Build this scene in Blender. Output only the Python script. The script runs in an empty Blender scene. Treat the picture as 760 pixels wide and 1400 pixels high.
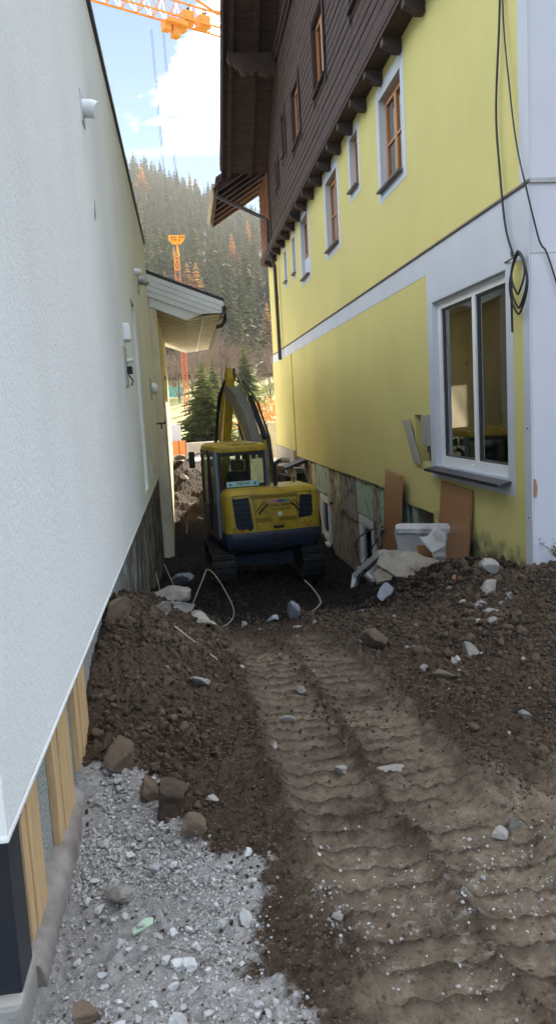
import bpy, math, random
import numpy as np
from mathutils import Matrix, Vector, noise as mnoise

random.seed(7)
RNG = np.random.default_rng(11)
scene = bpy.context.scene
COL = scene.collection

# ------------------------------------------------------------------ camera
cam_d = bpy.data.cameras.new('camera')
cam = bpy.data.objects.new('camera', cam_d); COL.objects.link(cam)
fwd = Vector((0.112, 0.985, -0.131)).normalized()
up0 = Vector((0.071, 0.124, 0.990))
right = fwd.cross(up0).normalized(); up = right.cross(fwd).normalized()
mw = Matrix((right, up, -fwd)).transposed().to_4x4(); mw.translation = (0, 0, 1.6)
cam.matrix_world = mw
cam_d.sensor_fit = 'VERTICAL'; cam_d.sensor_height = 36.0; cam_d.lens = 27.0
cam_d.clip_start = 0.05; cam_d.clip_end = 5000
scene.camera = cam

# ------------------------------------------------------------------ light
SUN_AZ = math.radians(24)      # clockwise from +Y (the alley direction) towards +X
SUN_EL = math.radians(26)
EXPOSURE = 2.02
world = bpy.data.worlds.new('World'); scene.world = world; world.use_nodes = True
wn = world.node_tree.nodes; wl = world.node_tree.links; wn.clear()
def wnode(t, **kw):
    n = wn.new(t)
    for k, v in kw.items(): setattr(n, k, v)
    return n
sky = wnode('ShaderNodeTexSky', sky_type='NISHITA', sun_disc=False)
sky.sun_elevation = SUN_EL; sky.sun_rotation = SUN_AZ
sky.altitude = 1500; sky.air_density = 1.0; sky.dust_density = 0.0; sky.ozone_density = 3.0
tc = wnode('ShaderNodeTexCoord')
sep = wnode('ShaderNodeSeparateXYZ'); wl.new(tc.outputs['Generated'], sep.inputs[0])
def wmath(op, a, b=None, c=None, clamp=False):
    n = wnode('ShaderNodeMath', operation=op, use_clamp=clamp)
    for i, v in enumerate((a, b, c)):
        if v is None: continue
        if isinstance(v, (int, float)): n.inputs[i].default_value = v
        else: wl.new(v, n.inputs[i])
    return n.outputs[0]
den = wmath('ADD', wmath('MAXIMUM', sep.outputs[2], 0.0), 0.22)
cu = wmath('DIVIDE', sep.outputs[0], den); cv = wmath('DIVIDE', sep.outputs[1], den)
cmb = wnode('ShaderNodeCombineXYZ'); wl.new(cu, cmb.inputs[0]); wl.new(cv, cmb.inputs[1])
cmb.inputs[2].default_value = 3.7
cn = wnode('ShaderNodeTexNoise'); cn.inputs['Scale'].default_value = 3.4; cn.inputs['Detail'].default_value = 9
cn.inputs['Roughness'].default_value = 0.55; cn.inputs['Distortion'].default_value = 0.25
wl.new(cmb.outputs[0], cn.inputs['Vector'])
cn2 = wnode('ShaderNodeTexNoise'); cn2.inputs['Scale'].default_value = 0.55; cn2.inputs['Detail'].default_value = 2
wl.new(cmb.outputs[0], cn2.inputs['Vector'])
# the broad cloud bank that stands above the ridge on the sun side
bank = wnode('ShaderNodeVectorMath', operation='DOT_PRODUCT'); wl.new(tc.outputs['Generated'], bank.inputs[0])
bank.inputs[1].default_value = Vector((0.085, 0.91, 0.40)).normalized()
bk = wmath('MULTIPLY', wmath('SUBTRACT', bank.outputs['Value'], 0.991), 17.0)
bk = wmath('MAXIMUM', bk, -0.03)
dens = wmath('ADD', wmath('ADD', wmath('MULTIPLY', cn.outputs['Fac'], 1.05), wmath('MULTIPLY_ADD', cn2.outputs['Fac'], 0.28, -0.165)), bk)
cr = wnode('ShaderNodeMapRange'); cr.interpolation_type = 'SMOOTHSTEP'
wl.new(dens, cr.inputs['Value']); cr.inputs['From Min'].default_value = 0.49; cr.inputs['From Max'].default_value = 0.585
hz = wnode('ShaderNodeMapRange'); wl.new(sep.outputs[2], hz.inputs['Value'])
hz.inputs['From Min'].default_value = 0.30; hz.inputs['From Max'].default_value = 0.375
cloudfac = wmath('MULTIPLY', cr.outputs[0], hz.outputs[0])
bg1 = wnode('ShaderNodeBackground'); bg1.inputs['Strength'].default_value = 0.05
wl.new(sky.outputs[0], bg1.inputs['Color'])
bg2 = wnode('ShaderNodeBackground'); bg2.inputs['Color'].default_value = (0.91, 0.97, 1.03, 1); bg2.inputs['Strength'].default_value = 2.5
mixw = wnode('ShaderNodeMixShader'); wl.new(cloudfac, mixw.inputs[0])
wl.new(bg1.outputs[0], mixw.inputs[1]); wl.new(bg2.outputs[0], mixw.inputs[2])
wo = wnode('ShaderNodeOutputWorld'); wl.new(mixw.outputs[0], wo.inputs[0])

sun_d = bpy.data.lights.new('sun', 'SUN'); sun_d.energy = 5.0; sun_d.angle = math.radians(0.5); sun_d.color = (1.0, 0.90, 0.76)
sun = bpy.data.objects.new('sun', sun_d); COL.objects.link(sun)
sdir = Vector((math.sin(SUN_AZ)*math.cos(SUN_EL), math.cos(SUN_AZ)*math.cos(SUN_EL), math.sin(SUN_EL)))
sun.rotation_euler = sdir.to_track_quat('Z', 'Y').to_euler(); sun.location = sdir*100

scene.view_settings.view_transform = 'Standard'; scene.view_settings.look = 'None'
scene.view_settings.gamma = 1.0; scene.view_settings.use_curve_mapping = False
scene.view_settings.exposure = EXPOSURE
scene.render.engine = 'CYCLES'
cy = scene.cycles
cy.use_denoising = True; cy.max_bounces = 8; cy.diffuse_bounces = 5; cy.glossy_bounces = 3; cy.transmission_bounces = 4
cy.transparent_max_bounces = 12; cy.volume_bounces = 0; cy.sample_clamp_indirect = 6.0
cy.caustics_reflective = False; cy.caustics_refractive = False

# ------------------------------------------------------------------ materials
def nd(nt, t, **kw):
    n = nt.nodes.new(t)
    for k, v in kw.items(): setattr(n, k, v)
    return n
def base_mat(name):
    m = bpy.data.materials.new(name); m.use_nodes = True
    nt = m.node_tree; b = nt.nodes['Principled BSDF']
    return m, nt, b
def pos(nt, scale=(1, 1, 1)):
    g = nd(nt, 'ShaderNodeNewGeometry')
    mp = nd(nt, 'ShaderNodeMapping'); mp.inputs['Scale'].default_value = scale
    nt.links.new(g.outputs['Position'], mp.inputs['Vector'])
    return mp.outputs[0]
def noise_(nt, vec, scale, detail=4, rough=0.55, dist=0.0):
    n = nd(nt, 'ShaderNodeTexNoise'); n.inputs['Scale'].default_value = scale
    n.inputs['Detail'].default_value = detail; n.inputs['Roughness'].default_value = rough; n.inputs['Distortion'].default_value = dist
    nt.links.new(vec, n.inputs['Vector']); return n.outputs['Fac']
def ramp(nt, fac, lo, hi):
    r = nd(nt, 'ShaderNodeMapRange'); r.inputs['From Min'].default_value = lo; r.inputs['From Max'].default_value = hi
    nt.links.new(fac, r.inputs['Value']); return r.outputs[0]
def mixc(nt, fac, a, b):
    m = nd(nt, 'ShaderNodeMix', data_type='RGBA')
    if isinstance(fac, (int, float)): m.inputs[0].default_value = fac
    else: nt.links.new(fac, m.inputs[0])
    for s, v in ((6, a), (7, b)):
        if isinstance(v, tuple): m.inputs[s].default_value = (*v[:3], 1)
        else: nt.links.new(v, m.inputs[s])
    return m.outputs[2]
def bump(nt, b, h, strength, dist=0.01, prev=None):
    n = nd(nt, 'ShaderNodeBump'); n.inputs['Strength'].default_value = strength; n.inputs['Distance'].default_value = dist
    nt.links.new(h, n.inputs['Height'])
    if prev is not None: nt.links.new(prev, n.inputs['Normal'])
    nt.links.new(n.outputs[0], b.inputs['Normal']); return n.outputs[0]
def sc(c, k): return tuple(max(0, min(1, x*k)) for x in c)
def simple(name, col, rough=0.7, var=0.15, scale=4.0, bs=0.0, bscale=60, spec=0.4, metal=0.0, stretch=(1, 1, 1), dirt=None, dirt_lo=0.5, dirt_hi=0.75, dirt_scale=1.2, dirt_stretch=(1, 1, 1), bdist=0.01):
    m, nt, b = base_mat(name)
    f = noise_(nt, pos(nt, stretch), scale, 5)
    c = mixc(nt, ramp(nt, f, 0.3, 0.7), sc(col, 1-var), sc(col, 1+var))
    if dirt:
        d = noise_(nt, pos(nt, dirt_stretch), dirt_scale, 6, 0.62)
        c = mixc(nt, ramp(nt, d, dirt_lo, dirt_hi), c, dirt)
    nt.links.new(c, b.inputs['Base Color'])
    b.inputs['Roughness'].default_value = rough; b.inputs['Specular IOR Level'].default_value = spec; b.inputs['Metallic'].default_value = metal
    if bs: bump(nt, b, noise_(nt, pos(nt, stretch), bscale, 4), bs, bdist)
    return m
def island_mat(name, col, col2, rough=0.85, bs=0.4, bscale=70, attr='tint', spec=0.25):
    m, nt, b = base_mat(name)
    a = nd(nt, 'ShaderNodeAttribute', attribute_name=attr)
    f = noise_(nt, pos(nt), 35, 4)
    mm = nd(nt, 'ShaderNodeMath', operation='MULTIPLY_ADD'); nt.links.new(f, mm.inputs[0]); mm.inputs[1].default_value = 0.5
    nt.links.new(a.outputs['Fac'], mm.inputs[2])
    c = mixc(nt, ramp(nt, mm.outputs[0], 0.2, 1.3), col, col2)
    nt.links.new(c, b.inputs['Base Color']); b.inputs['Roughness'].default_value = rough; b.inputs['Specular IOR Level'].default_value = spec
    if bs: bump(nt, b, noise_(nt, pos(nt), bscale, 5), bs, 0.01)
    return m
def rock_mat(name, col, col2, scale=9, rough=0.9, bs=0.6):
    m, nt, b = base_mat(name)
    oi = nd(nt, 'ShaderNodeObjectInfo')
    f = noise_(nt, pos(nt), scale, 7, 0.65)
    mm = nd(nt, 'ShaderNodeMath', operation='MULTIPLY_ADD'); nt.links.new(oi.outputs['Random'], mm.inputs[0]); mm.inputs[1].default_value = 0.5
    nt.links.new(f, mm.inputs[2])
    c = mixc(nt, ramp(nt, mm.outputs[0], 0.4, 1.1), col, col2)
    nt.links.new(c, b.inputs['Base Color']); b.inputs['Roughness'].default_value = rough; b.inputs['Specular IOR Level'].default_value = 0.2
    bump(nt, b, noise_(nt, pos(nt), scale*6, 6, 0.7), bs, 0.01)
    return m
def glass_mat(name, tint=(0.9, 0.95, 0.95), refl=1.0):
    m = bpy.data.materials.new(name); m.use_nodes = True; nt = m.node_tree; nt.nodes.clear()
    o = nd(nt, 'ShaderNodeOutputMaterial'); t = nd(nt, 'ShaderNodeBsdfTransparent'); t.inputs[0].default_value = (*tint, 1)
    g = nd(nt, 'ShaderNodeBsdfGlossy'); g.inputs['Roughness'].default_value = 0.02
    fr = nd(nt, 'ShaderNodeFresnel'); fr.inputs[0].default_value = 1.6
    mx = nd(nt, 'ShaderNodeMixShader'); k = nd(nt, 'ShaderNodeMath', operation='MULTIPLY', use_clamp=True); k.inputs[1].default_value = refl
    nt.links.new(fr.outputs[0], k.inputs[0]); nt.links.new(k.outputs[0], mx.inputs[0])
    nt.links.new(t.outputs[0], mx.inputs[1]); nt.links.new(g.outputs[0], mx.inputs[2]); nt.links.new(mx.outputs[0], o.inputs[0])
    return m

MT = {}
# white render with a rough trowelled grain
def stucco():
    m, nt, b = base_mat('white_render')
    big = noise_(nt, pos(nt, (1, 0.5, 0.35)), 1.1, 5, 0.6)
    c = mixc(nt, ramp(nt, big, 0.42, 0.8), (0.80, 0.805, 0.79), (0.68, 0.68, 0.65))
    streak = noise_(nt, pos(nt, (1, 2.5, 0.3)), 1.2, 5, 0.6)
    c = mixc(nt, ramp(nt, streak, 0.66, 1.0), c, (0.58, 0.58, 0.55))
    nt.links.new(c, b.inputs['Base Color']); b.inputs['Roughness'].default_value = 0.95; b.inputs['Specular IOR Level'].default_value = 0.1
    gr = noise_(nt, pos(nt), 150, 3, 0.65)
    c2 = mixc(nt, ramp(nt, gr, 0.36, 0.50), (0.71, 0.715, 0.70), c); nt.links.new(c2, b.inputs['Base Color'])
    p = bump(nt, b, gr, 0.6, 0.008)
    bump(nt, b, noise_(nt, pos(nt), 34, 4, 0.6), 0.45, 0.012, p)
    return m
MT['stucco'] = stucco()
def yellow():
    m, nt, b = base_mat('yellow_render')
    big = noise_(nt, pos(nt), 0.7, 6, 0.65)
    c = mixc(nt, ramp(nt, big, 0.3, 0.75), (0.625, 0.55, 0.215), (0.55, 0.485, 0.185))
    st = noise_(nt, pos(nt, (1, 2.2, 0.5)), 1.7, 7, 0.7)
    c = mixc(nt, ramp(nt, st, 0.60, 0.85), c, (0.48, 0.435, 0.20))
    # splashed mud along the foot of the wall
    g = nd(nt, 'ShaderNodeNewGeometry'); sp = nd(nt, 'ShaderNodeSeparateXYZ'); nt.links.new(g.outputs['Position'], sp.inputs[0])
    fz = ramp(nt, sp.outputs[2], 0.55, -0.15)
    mud = noise_(nt, pos(nt, (1, 1, 1)), 5.0, 7, 0.7)
    mu = nd(nt, 'ShaderNodeMath', operation='MULTIPLY'); nt.links.new(fz, mu.inputs[0]); nt.links.new(mud, mu.inputs[1])
    c = mixc(nt, ramp(nt, mu.outputs[0], 0.28, 0.5), c, (0.13, 0.11, 0.07))
    nt.links.new(c, b.inputs['Base Color']); b.inputs['Roughness'].default_value = 0.92; b.inputs['Specular IOR Level'].default_value = 0.15
    bump(nt, b, noise_(nt, pos(nt), 90, 3, 0.6), 0.35, 0.006)
    return m
MT['yellow'] = yellow()
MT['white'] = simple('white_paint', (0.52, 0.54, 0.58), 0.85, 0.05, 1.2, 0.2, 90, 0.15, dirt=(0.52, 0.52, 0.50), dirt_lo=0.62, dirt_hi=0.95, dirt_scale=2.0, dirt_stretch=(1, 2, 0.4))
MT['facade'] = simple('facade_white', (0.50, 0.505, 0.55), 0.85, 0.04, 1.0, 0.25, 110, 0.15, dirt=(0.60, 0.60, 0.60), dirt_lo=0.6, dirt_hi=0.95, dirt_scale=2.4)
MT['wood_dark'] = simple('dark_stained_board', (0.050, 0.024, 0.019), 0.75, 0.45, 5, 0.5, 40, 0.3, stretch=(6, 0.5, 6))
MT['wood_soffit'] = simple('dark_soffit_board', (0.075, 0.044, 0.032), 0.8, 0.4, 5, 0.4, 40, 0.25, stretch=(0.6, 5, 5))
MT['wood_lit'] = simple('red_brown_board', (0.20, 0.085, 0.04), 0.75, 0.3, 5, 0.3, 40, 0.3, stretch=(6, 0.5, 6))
MT['wood_frame'] = simple('orange_window_wood', (0.42, 0.165, 0.045), 0.42, 0.2, 9, 0.1, 60, 0.5, stretch=(6, 6, 0.6))
MT['trim_dark'] = simple('carved_trim_wood', (0.05, 0.032, 0.03), 0.8, 0.3, 6)
MT['larch_board'] = simple('pale_spruce_board', (0.52, 0.345, 0.175), 0.65, 0.16, 7, 0.15, 50, 0.3, stretch=(8, 8, 0.7))
MT['veneer'] = simple('brown_veneer', (0.31, 0.155, 0.068), 0.4, 0.16, 8, 0.05, 50, 0.4, stretch=(6, 9, 0.5), dirt=(0.12, 0.08, 0.05), dirt_lo=0.6, dirt_hi=0.9, dirt_scale=3)
MT['veneer_edge'] = simple('pale_veneer_edge', (0.42, 0.27, 0.14), 0.6, 0.1, 8)
MT['concrete'] = simple('concrete', (0.27, 0.255, 0.235), 0.92, 0.22, 6, 0.5, 60, 0.15, dirt=(0.15, 0.13, 0.11), dirt_lo=0.5, dirt_hi=0.8, dirt_scale=3)
MT['curb'] = simple('mortar_fillet', (0.23, 0.205, 0.185), 0.95, 0.25, 9, 0.6, 90, 0.1, dirt=(0.15, 0.125, 0.10), dirt_lo=0.5, dirt_hi=0.75, dirt_scale=6)
def plinth():
    m, nt, b = base_mat('plinth_mosaic_plaster')
    v = nd(nt, 'ShaderNodeTexVoronoi'); v.inputs['Scale'].default_value = 190
    nt.links.new(pos(nt), v.inputs['Vector'])
    r = nd(nt, 'ShaderNodeSeparateColor'); nt.links.new(v.outputs['Color'], r.inputs[0])
    c = mixc(nt, r.outputs[0], (0.14, 0.15, 0.145), (0.42, 0.43, 0.41))
    # torn, muddy render further along the wall
    g = nd(nt, 'ShaderNodeNewGeometry'); sp = nd(nt, 'ShaderNodeSeparateXYZ'); nt.links.new(g.outputs['Position'], sp.inputs[0])
    fy = ramp(nt, sp.outputs[1], 4.6, 8.0)
    n1 = noise_(nt, pos(nt, (1, 1.1, 0.8)), 2.6, 8, 0.72)
    mul = nd(nt, 'ShaderNodeMath', operation='MULTIPLY'); nt.links.new(fy, mul.inputs[0]); nt.links.new(ramp(nt, n1, 0.40, 0.50), mul.inputs[1])
    c = mixc(nt, mul.outputs[0], c, (0.085, 0.074, 0.06))
    n2 = noise_(nt, pos(nt, (1, 1.5, 0.8)), 2.2, 8, 0.72, 0.4)
    mul2 = nd(nt, 'ShaderNodeMath', operation='MULTIPLY'); nt.links.new(fy, mul2.inputs[0]); nt.links.new(ramp(nt, n2, 0.58, 0.63), mul2.inputs[1])
    c = mixc(nt, mul2.outputs[0], c, (0.46, 0.43, 0.36))
    nt.links.new(c, b.inputs['Base Color']); b.inputs['Roughness'].default_value = 0.9; b.inputs['Specular IOR Level'].default_value = 0.2
    p = bump(nt, b, v.outputs['Distance'], 0.5, 0.004)
    bump(nt, b, n1, 0.8, 0.04, p)
    return m
MT['plinth'] = plinth()
def foundation():
    m, nt, b = base_mat('stripped_foundation')
    n1 = noise_(nt, pos(nt, (1, 1.0, 1.0)), 2.2, 8, 0.7)
    c = mixc(nt, ramp(nt, n1, 0.36, 0.62), (0.17, 0.135, 0.105), (0.34, 0.295, 0.24))
    n2 = noise_(nt, pos(nt, (1, 1.0, 1.0)), 3.0, 8, 0.75, 0.3)
    c = mixc(nt, ramp(nt, n2, 0.56, 0.62), c, (0.055, 0.045, 0.038))
    n3 = noise_(nt, pos(nt), 5.5, 6, 0.7)
    c = mixc(nt, ramp(nt, n3, 0.62, 0.68), c, (0.38, 0.33, 0.26))
    nt.links.new(c, b.inputs['Base Color']); b.inputs['Roughness'].default_value = 0.95; b.inputs['Specular IOR Level'].default_value = 0.1
    p = bump(nt, b, n1, 0.8, 0.05); bump(nt, b, noise_(nt, pos(nt), 45, 5, 0.7), 0.5, 0.01, p)
    return m
MT['foundation'] = foundation()
MT['xps_mint'] = simple('mint_insulation', (0.34, 0.44, 0.33), 0.85, 0.10, 6, 0.3, 50, 0.15, dirt=(0.17, 0.15, 0.11), dirt_lo=0.54, dirt_hi=0.66, dirt_scale=4.5)
MT['xps_cream'] = simple('cream_insulation', (0.50, 0.44, 0.30), 0.85, 0.12, 6, 0.3, 50, 0.15, dirt=(0.18, 0.14, 0.10), dirt_lo=0.50, dirt_hi=0.62, dirt_scale=4.5)
MT['xps_grey'] = simple('glue_smeared_insulation', (0.30, 0.27, 0.22), 0.9, 0.22, 6, 0.4, 50, 0.1, dirt=(0.12, 0.10, 0.085), dirt_lo=0.48, dirt_hi=0.62, dirt_scale=5)
MT['pvc'] = simple('white_pvc', (0.72, 0.73, 0.74), 0.35, 0.05, 6, dirt=(0.34, 0.30, 0.26), dirt_lo=0.62, dirt_hi=0.85, dirt_scale=5)
MT['pvc_clean'] = simple('white_pvc_clean', (0.74, 0.75, 0.76), 0.35, 0.04, 3)
MT['sill_metal'] = simple('dark_sill_metal', (0.075, 0.07, 0.075), 0.45, 0.1, 5, metal=0.5)
MT['sill_brown'] = simple('brown_sill_metal', (0.13, 0.10, 0.085), 0.5, 0.12, 5)
MT['metal_grey'] = simple('grey_sheet', (0.34, 0.33, 0.32), 0.5, 0.12, 6, metal=0.3)
MT['brown_pipe'] = simple('dark_brown_gutter', (0.055, 0.04, 0.036), 0.5, 0.15, 6, metal=0.3)
MT['gutter_pale'] = simple('weathered_gutter', (0.33, 0.29, 0.24), 0.55, 0.2, 8, metal=0.4)
MT['black'] = simple('black_plastic', (0.012, 0.012, 0.014), 0.5, 0.2, 10)
MT['cable'] = simple('black_cable', (0.012, 0.012, 0.013), 0.45, 0.1, 10)
MT['post'] = simple('black_steel', (0.012, 0.015, 0.022), 0.38, 0.25, 4, spec=0.5)
MT['coping'] = simple('dark_coping', (0.03, 0.028, 0.032), 0.5, 0.2, 4, metal=0.3)
MT['roof_tile'] = simple('brown_roof', (0.10, 0.06, 0.045), 0.8, 0.2, 5)
MT['siding'] = simple('white_siding', (0.66, 0.67, 0.68), 0.6, 0.06, 2)
MT['soffit_white'] = simple('pale_soffit', (0.60, 0.54, 0.42), 0.65, 0.08, 3)
MT['ext_wall'] = simple('cream_render', (0.66, 0.60, 0.44), 0.92, 0.10, 2, 0.3, 70, 0.1, dirt=(0.36, 0.31, 0.22), dirt_lo=0.58, dirt_hi=0.8, dirt_scale=2, dirt_stretch=(1, 2, 0.6))
MT['glass'] = glass_mat('window_glass', (0.84, 0.88, 0.88), 2.3)
MT['glass_dark'] = glass_mat('cab_glass', (0.80, 0.85, 0.83), 0.7)
MT['glass_fac'] = glass_mat('cellar_glass', (0.35, 0.37, 0.37), 1.2)
MT['curtain'] = simple('grey_curtain', (0.42, 0.42, 0.42), 0.9, 0.2, 5, stretch=(1, 9, 0.3))
MT['interior'] = simple('room_wall', (0.58, 0.56, 0.52), 0.9, 0.1, 2)
MT['interior_yellow'] = simple('room_yellow_wall', (0.62, 0.55, 0.28), 0.9, 0.1, 2)
MT['dark_floor'] = simple('dark_room_floor', (0.16, 0.14, 0.12), 0.6, 0.2, 3)
MT['ex_yellow'] = simple('machine_yellow', (0.50, 0.345, 0.02), 0.42, 0.12, 3, spec=0.5, dirt=(0.15, 0.11, 0.05), dirt_lo=0.48, dirt_hi=0.80, dirt_scale=6)
MT['ex_slot'] = simple('machine_slot_yellow', (0.26, 0.165, 0.01), 0.6, 0.1, 3)
MT['ex_blue'] = simple('machine_dark_blue', (0.022, 0.032, 0.06), 0.45, 0.25, 3, spec=0.5, dirt=(0.05, 0.045, 0.04), dirt_lo=0.55, dirt_hi=0.85, dirt_scale=5)
MT['ex_panel'] = simple('machine_grille', (0.010, 0.014, 0.026), 0.5, 0.2, 30)
MT['ex_grey'] = simple('machine_blue_grey', (0.13, 0.155, 0.19), 0.42, 0.12, 4, spec=0.5)
MT['ex_arm'] = simple('arm_grey', (0.20, 0.20, 0.19), 0.5, 0.2, 5, dirt=(0.10, 0.08, 0.05), dirt_lo=0.5, dirt_hi=0.8, dirt_scale=5)
MT['rubber'] = simple('track_rubber', (0.014, 0.014, 0.015), 0.85, 0.35, 8, 0.4, 40, dirt=(0.03, 0.026, 0.022), dirt_lo=0.5, dirt_hi=0.8, dirt_scale=6)
MT['chrome'] = simple('chrome_rod', (0.6, 0.6, 0.6), 0.18, 0.05, 3, metal=1.0)
MT['rust_tip'] = simple('warm_exhaust', (0.42, 0.36, 0.27), 0.45, 0.1, 3, metal=0.6)
MT['plate_blue'] = simple('pale_blue_plate', (0.36, 0.62, 0.70), 0.5, 0.04, 3)
MT['ink'] = simple('dark_print', (0.02, 0.02, 0.025), 0.6, 0.0, 3)
MT['red'] = simple('red_plastic', (0.55, 0.03, 0.02), 0.4, 0.1, 3)
MT['amber'] = simple('amber_plastic', (0.6, 0.2, 0.02), 0.4, 0.1, 3)
MT['strip_a'] = simple('print_pink', (0.50, 0.20, 0.32), 0.5, 0.0, 3)
MT['strip_b'] = simple('print_blue', (0.05, 0.07, 0.40), 0.5, 0.0, 3)
MT['strip_c'] = simple('print_green', (0.05, 0.32, 0.22), 0.5, 0.0, 3)
MT['seat'] = simple('seat_fabric', (0.018, 0.022, 0.035), 0.9, 0.2, 10)
MT['crane'] = simple('crane_orange', (0.78, 0.30, 0.012), 0.45, 0.08, 3)
MT['crane_red'] = simple('mast_red', (0.62, 0.15, 0.05), 0.5, 0.12, 3)
MT['rope'] = simple('steel_rope', (0.14, 0.14, 0.14), 0.6, 0.1, 3)
MT['orange_panel'] = simple('orange_sheet', (0.80, 0.20, 0.05), 0.6, 0.08, 2)
MT['teal'] = simple('teal_net', (0.16, 0.42, 0.36), 0.8, 0.15, 2)
MT['wall_warm'] = simple('old_concrete_wall', (0.42, 0.37, 0.31), 0.92, 0.15, 3, 0.4, 40, dirt=(0.24, 0.20, 0.16), dirt_lo=0.5, dirt_hi=0.8, dirt_scale=2.2, dirt_stretch=(2, 2, 0.4))
MT['brick_red'] = simple('brick_red', (0.36, 0.15, 0.08), 0.9, 0.2, 8, 0.4)
MT['debris_white'] = simple('broken_precast', (0.50, 0.49, 0.47), 0.88, 0.10, 5, 0.4, 50, dirt=(0.17, 0.15, 0.13), dirt_lo=0.56, dirt_hi=0.75, dirt_scale=4)
MT['debris_beige'] = simple('broken_beige_slab', (0.34, 0.29, 0.225), 0.9, 0.18, 5, 0.5, 40, dirt=(0.13, 0.11, 0.09), dirt_lo=0.5, dirt_hi=0.7, dirt_scale=5)
MT['rock_brown'] = rock_mat('earthy_rock', (0.045, 0.031, 0.022), (0.145, 0.105, 0.073), 7)
MT['rock_grey'] = rock_mat('field_stone', (0.12, 0.11, 0.095), (0.33, 0.30, 0.27), 8)
MT['rock_pale'] = rock_mat('pale_limestone', (0.22, 0.21, 0.20), (0.52, 0.51, 0.50), 12, 0.9, 0.5)
MT['rock_blue'] = rock_mat('bluish_rubble', (0.14, 0.155, 0.18), (0.34, 0.36, 0.40), 9)
MT['twig'] = simple('pale_root', (0.26, 0.22, 0.175), 0.8, 0.2, 8)
MT['clay_pipe'] = simple('grey_pipe', (0.36, 0.33, 0.30), 0.6, 0.12, 8, dirt=(0.13, 0.10, 0.08), dirt_lo=0.5, dirt_hi=0.7, dirt_scale=9)
MT['bark'] = simple('bark', (0.12, 0.09, 0.07), 0.95, 0.3, 9, 0.5, 30)
def leaf_mat(name, a, b2, scale=1.5, trans=0.25):
    m, nt, b = base_mat(name)
    g = nd(nt, 'ShaderNodeAttribute', attribute_name='tint')
    f = noise_(nt, pos(nt), scale, 3)
    mm = nd(nt, 'ShaderNodeMath', operation='MULTIPLY_ADD'); nt.links.new(f, mm.inputs[0]); mm.inputs[1].default_value = 0.7
    nt.links.new(g.outputs['Fac'], mm.inputs[2])
    c = mixc(nt, ramp(nt, mm.outputs[0], 0.3, 1.25), a, b2)
    nt.links.new(c, b.inputs['Base Color']); b.inputs['Roughness'].default_value = 0.9; b.inputs['Specular IOR Level'].default_value = 0.05
    if trans:
        t = nd(nt, 'ShaderNodeBsdfTranslucent'); nt.links.new(c, t.inputs[0])
        mx = nd(nt, 'ShaderNodeMixShader'); mx.inputs[0].default_value = trans
        o = nt.nodes['Material Output']; nt.links.new(b.outputs[0], mx.inputs[1]); nt.links.new(t.outputs[0], mx.inputs[2]); nt.links.new(mx.outputs[0], o.inputs[0])
    return m
MT['spruce'] = leaf_mat('spruce_needles', (0.05, 0.075, 0.028), (0.19, 0.19, 0.065), 1.2, .4)
MT['forest'] = leaf_mat('forest_needles', (0.040, 0.056, 0.020), (0.115, 0.108, 0.034), 0.05, .2)
MT['larch'] = leaf_mat('autumn_larch', (0.34, 0.15, 0.035), (0.50, 0.26, 0.07), 0.4)
MT['bare'] = leaf_mat('bare_twigs', (0.15, 0.10, 0.075), (0.28, 0.195, 0.145), 0.3, 0.1)
MT['bush_orange'] = leaf_mat('autumn_bush', (0.45, 0.13, 0.03), (0.65, 0.28, 0.08), 1.5)
MT['bush_green'] = leaf_mat('yellow_green_bush', (0.10, 0.13, 0.03), (0.26, 0.26, 0.07), 1.5)

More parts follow.
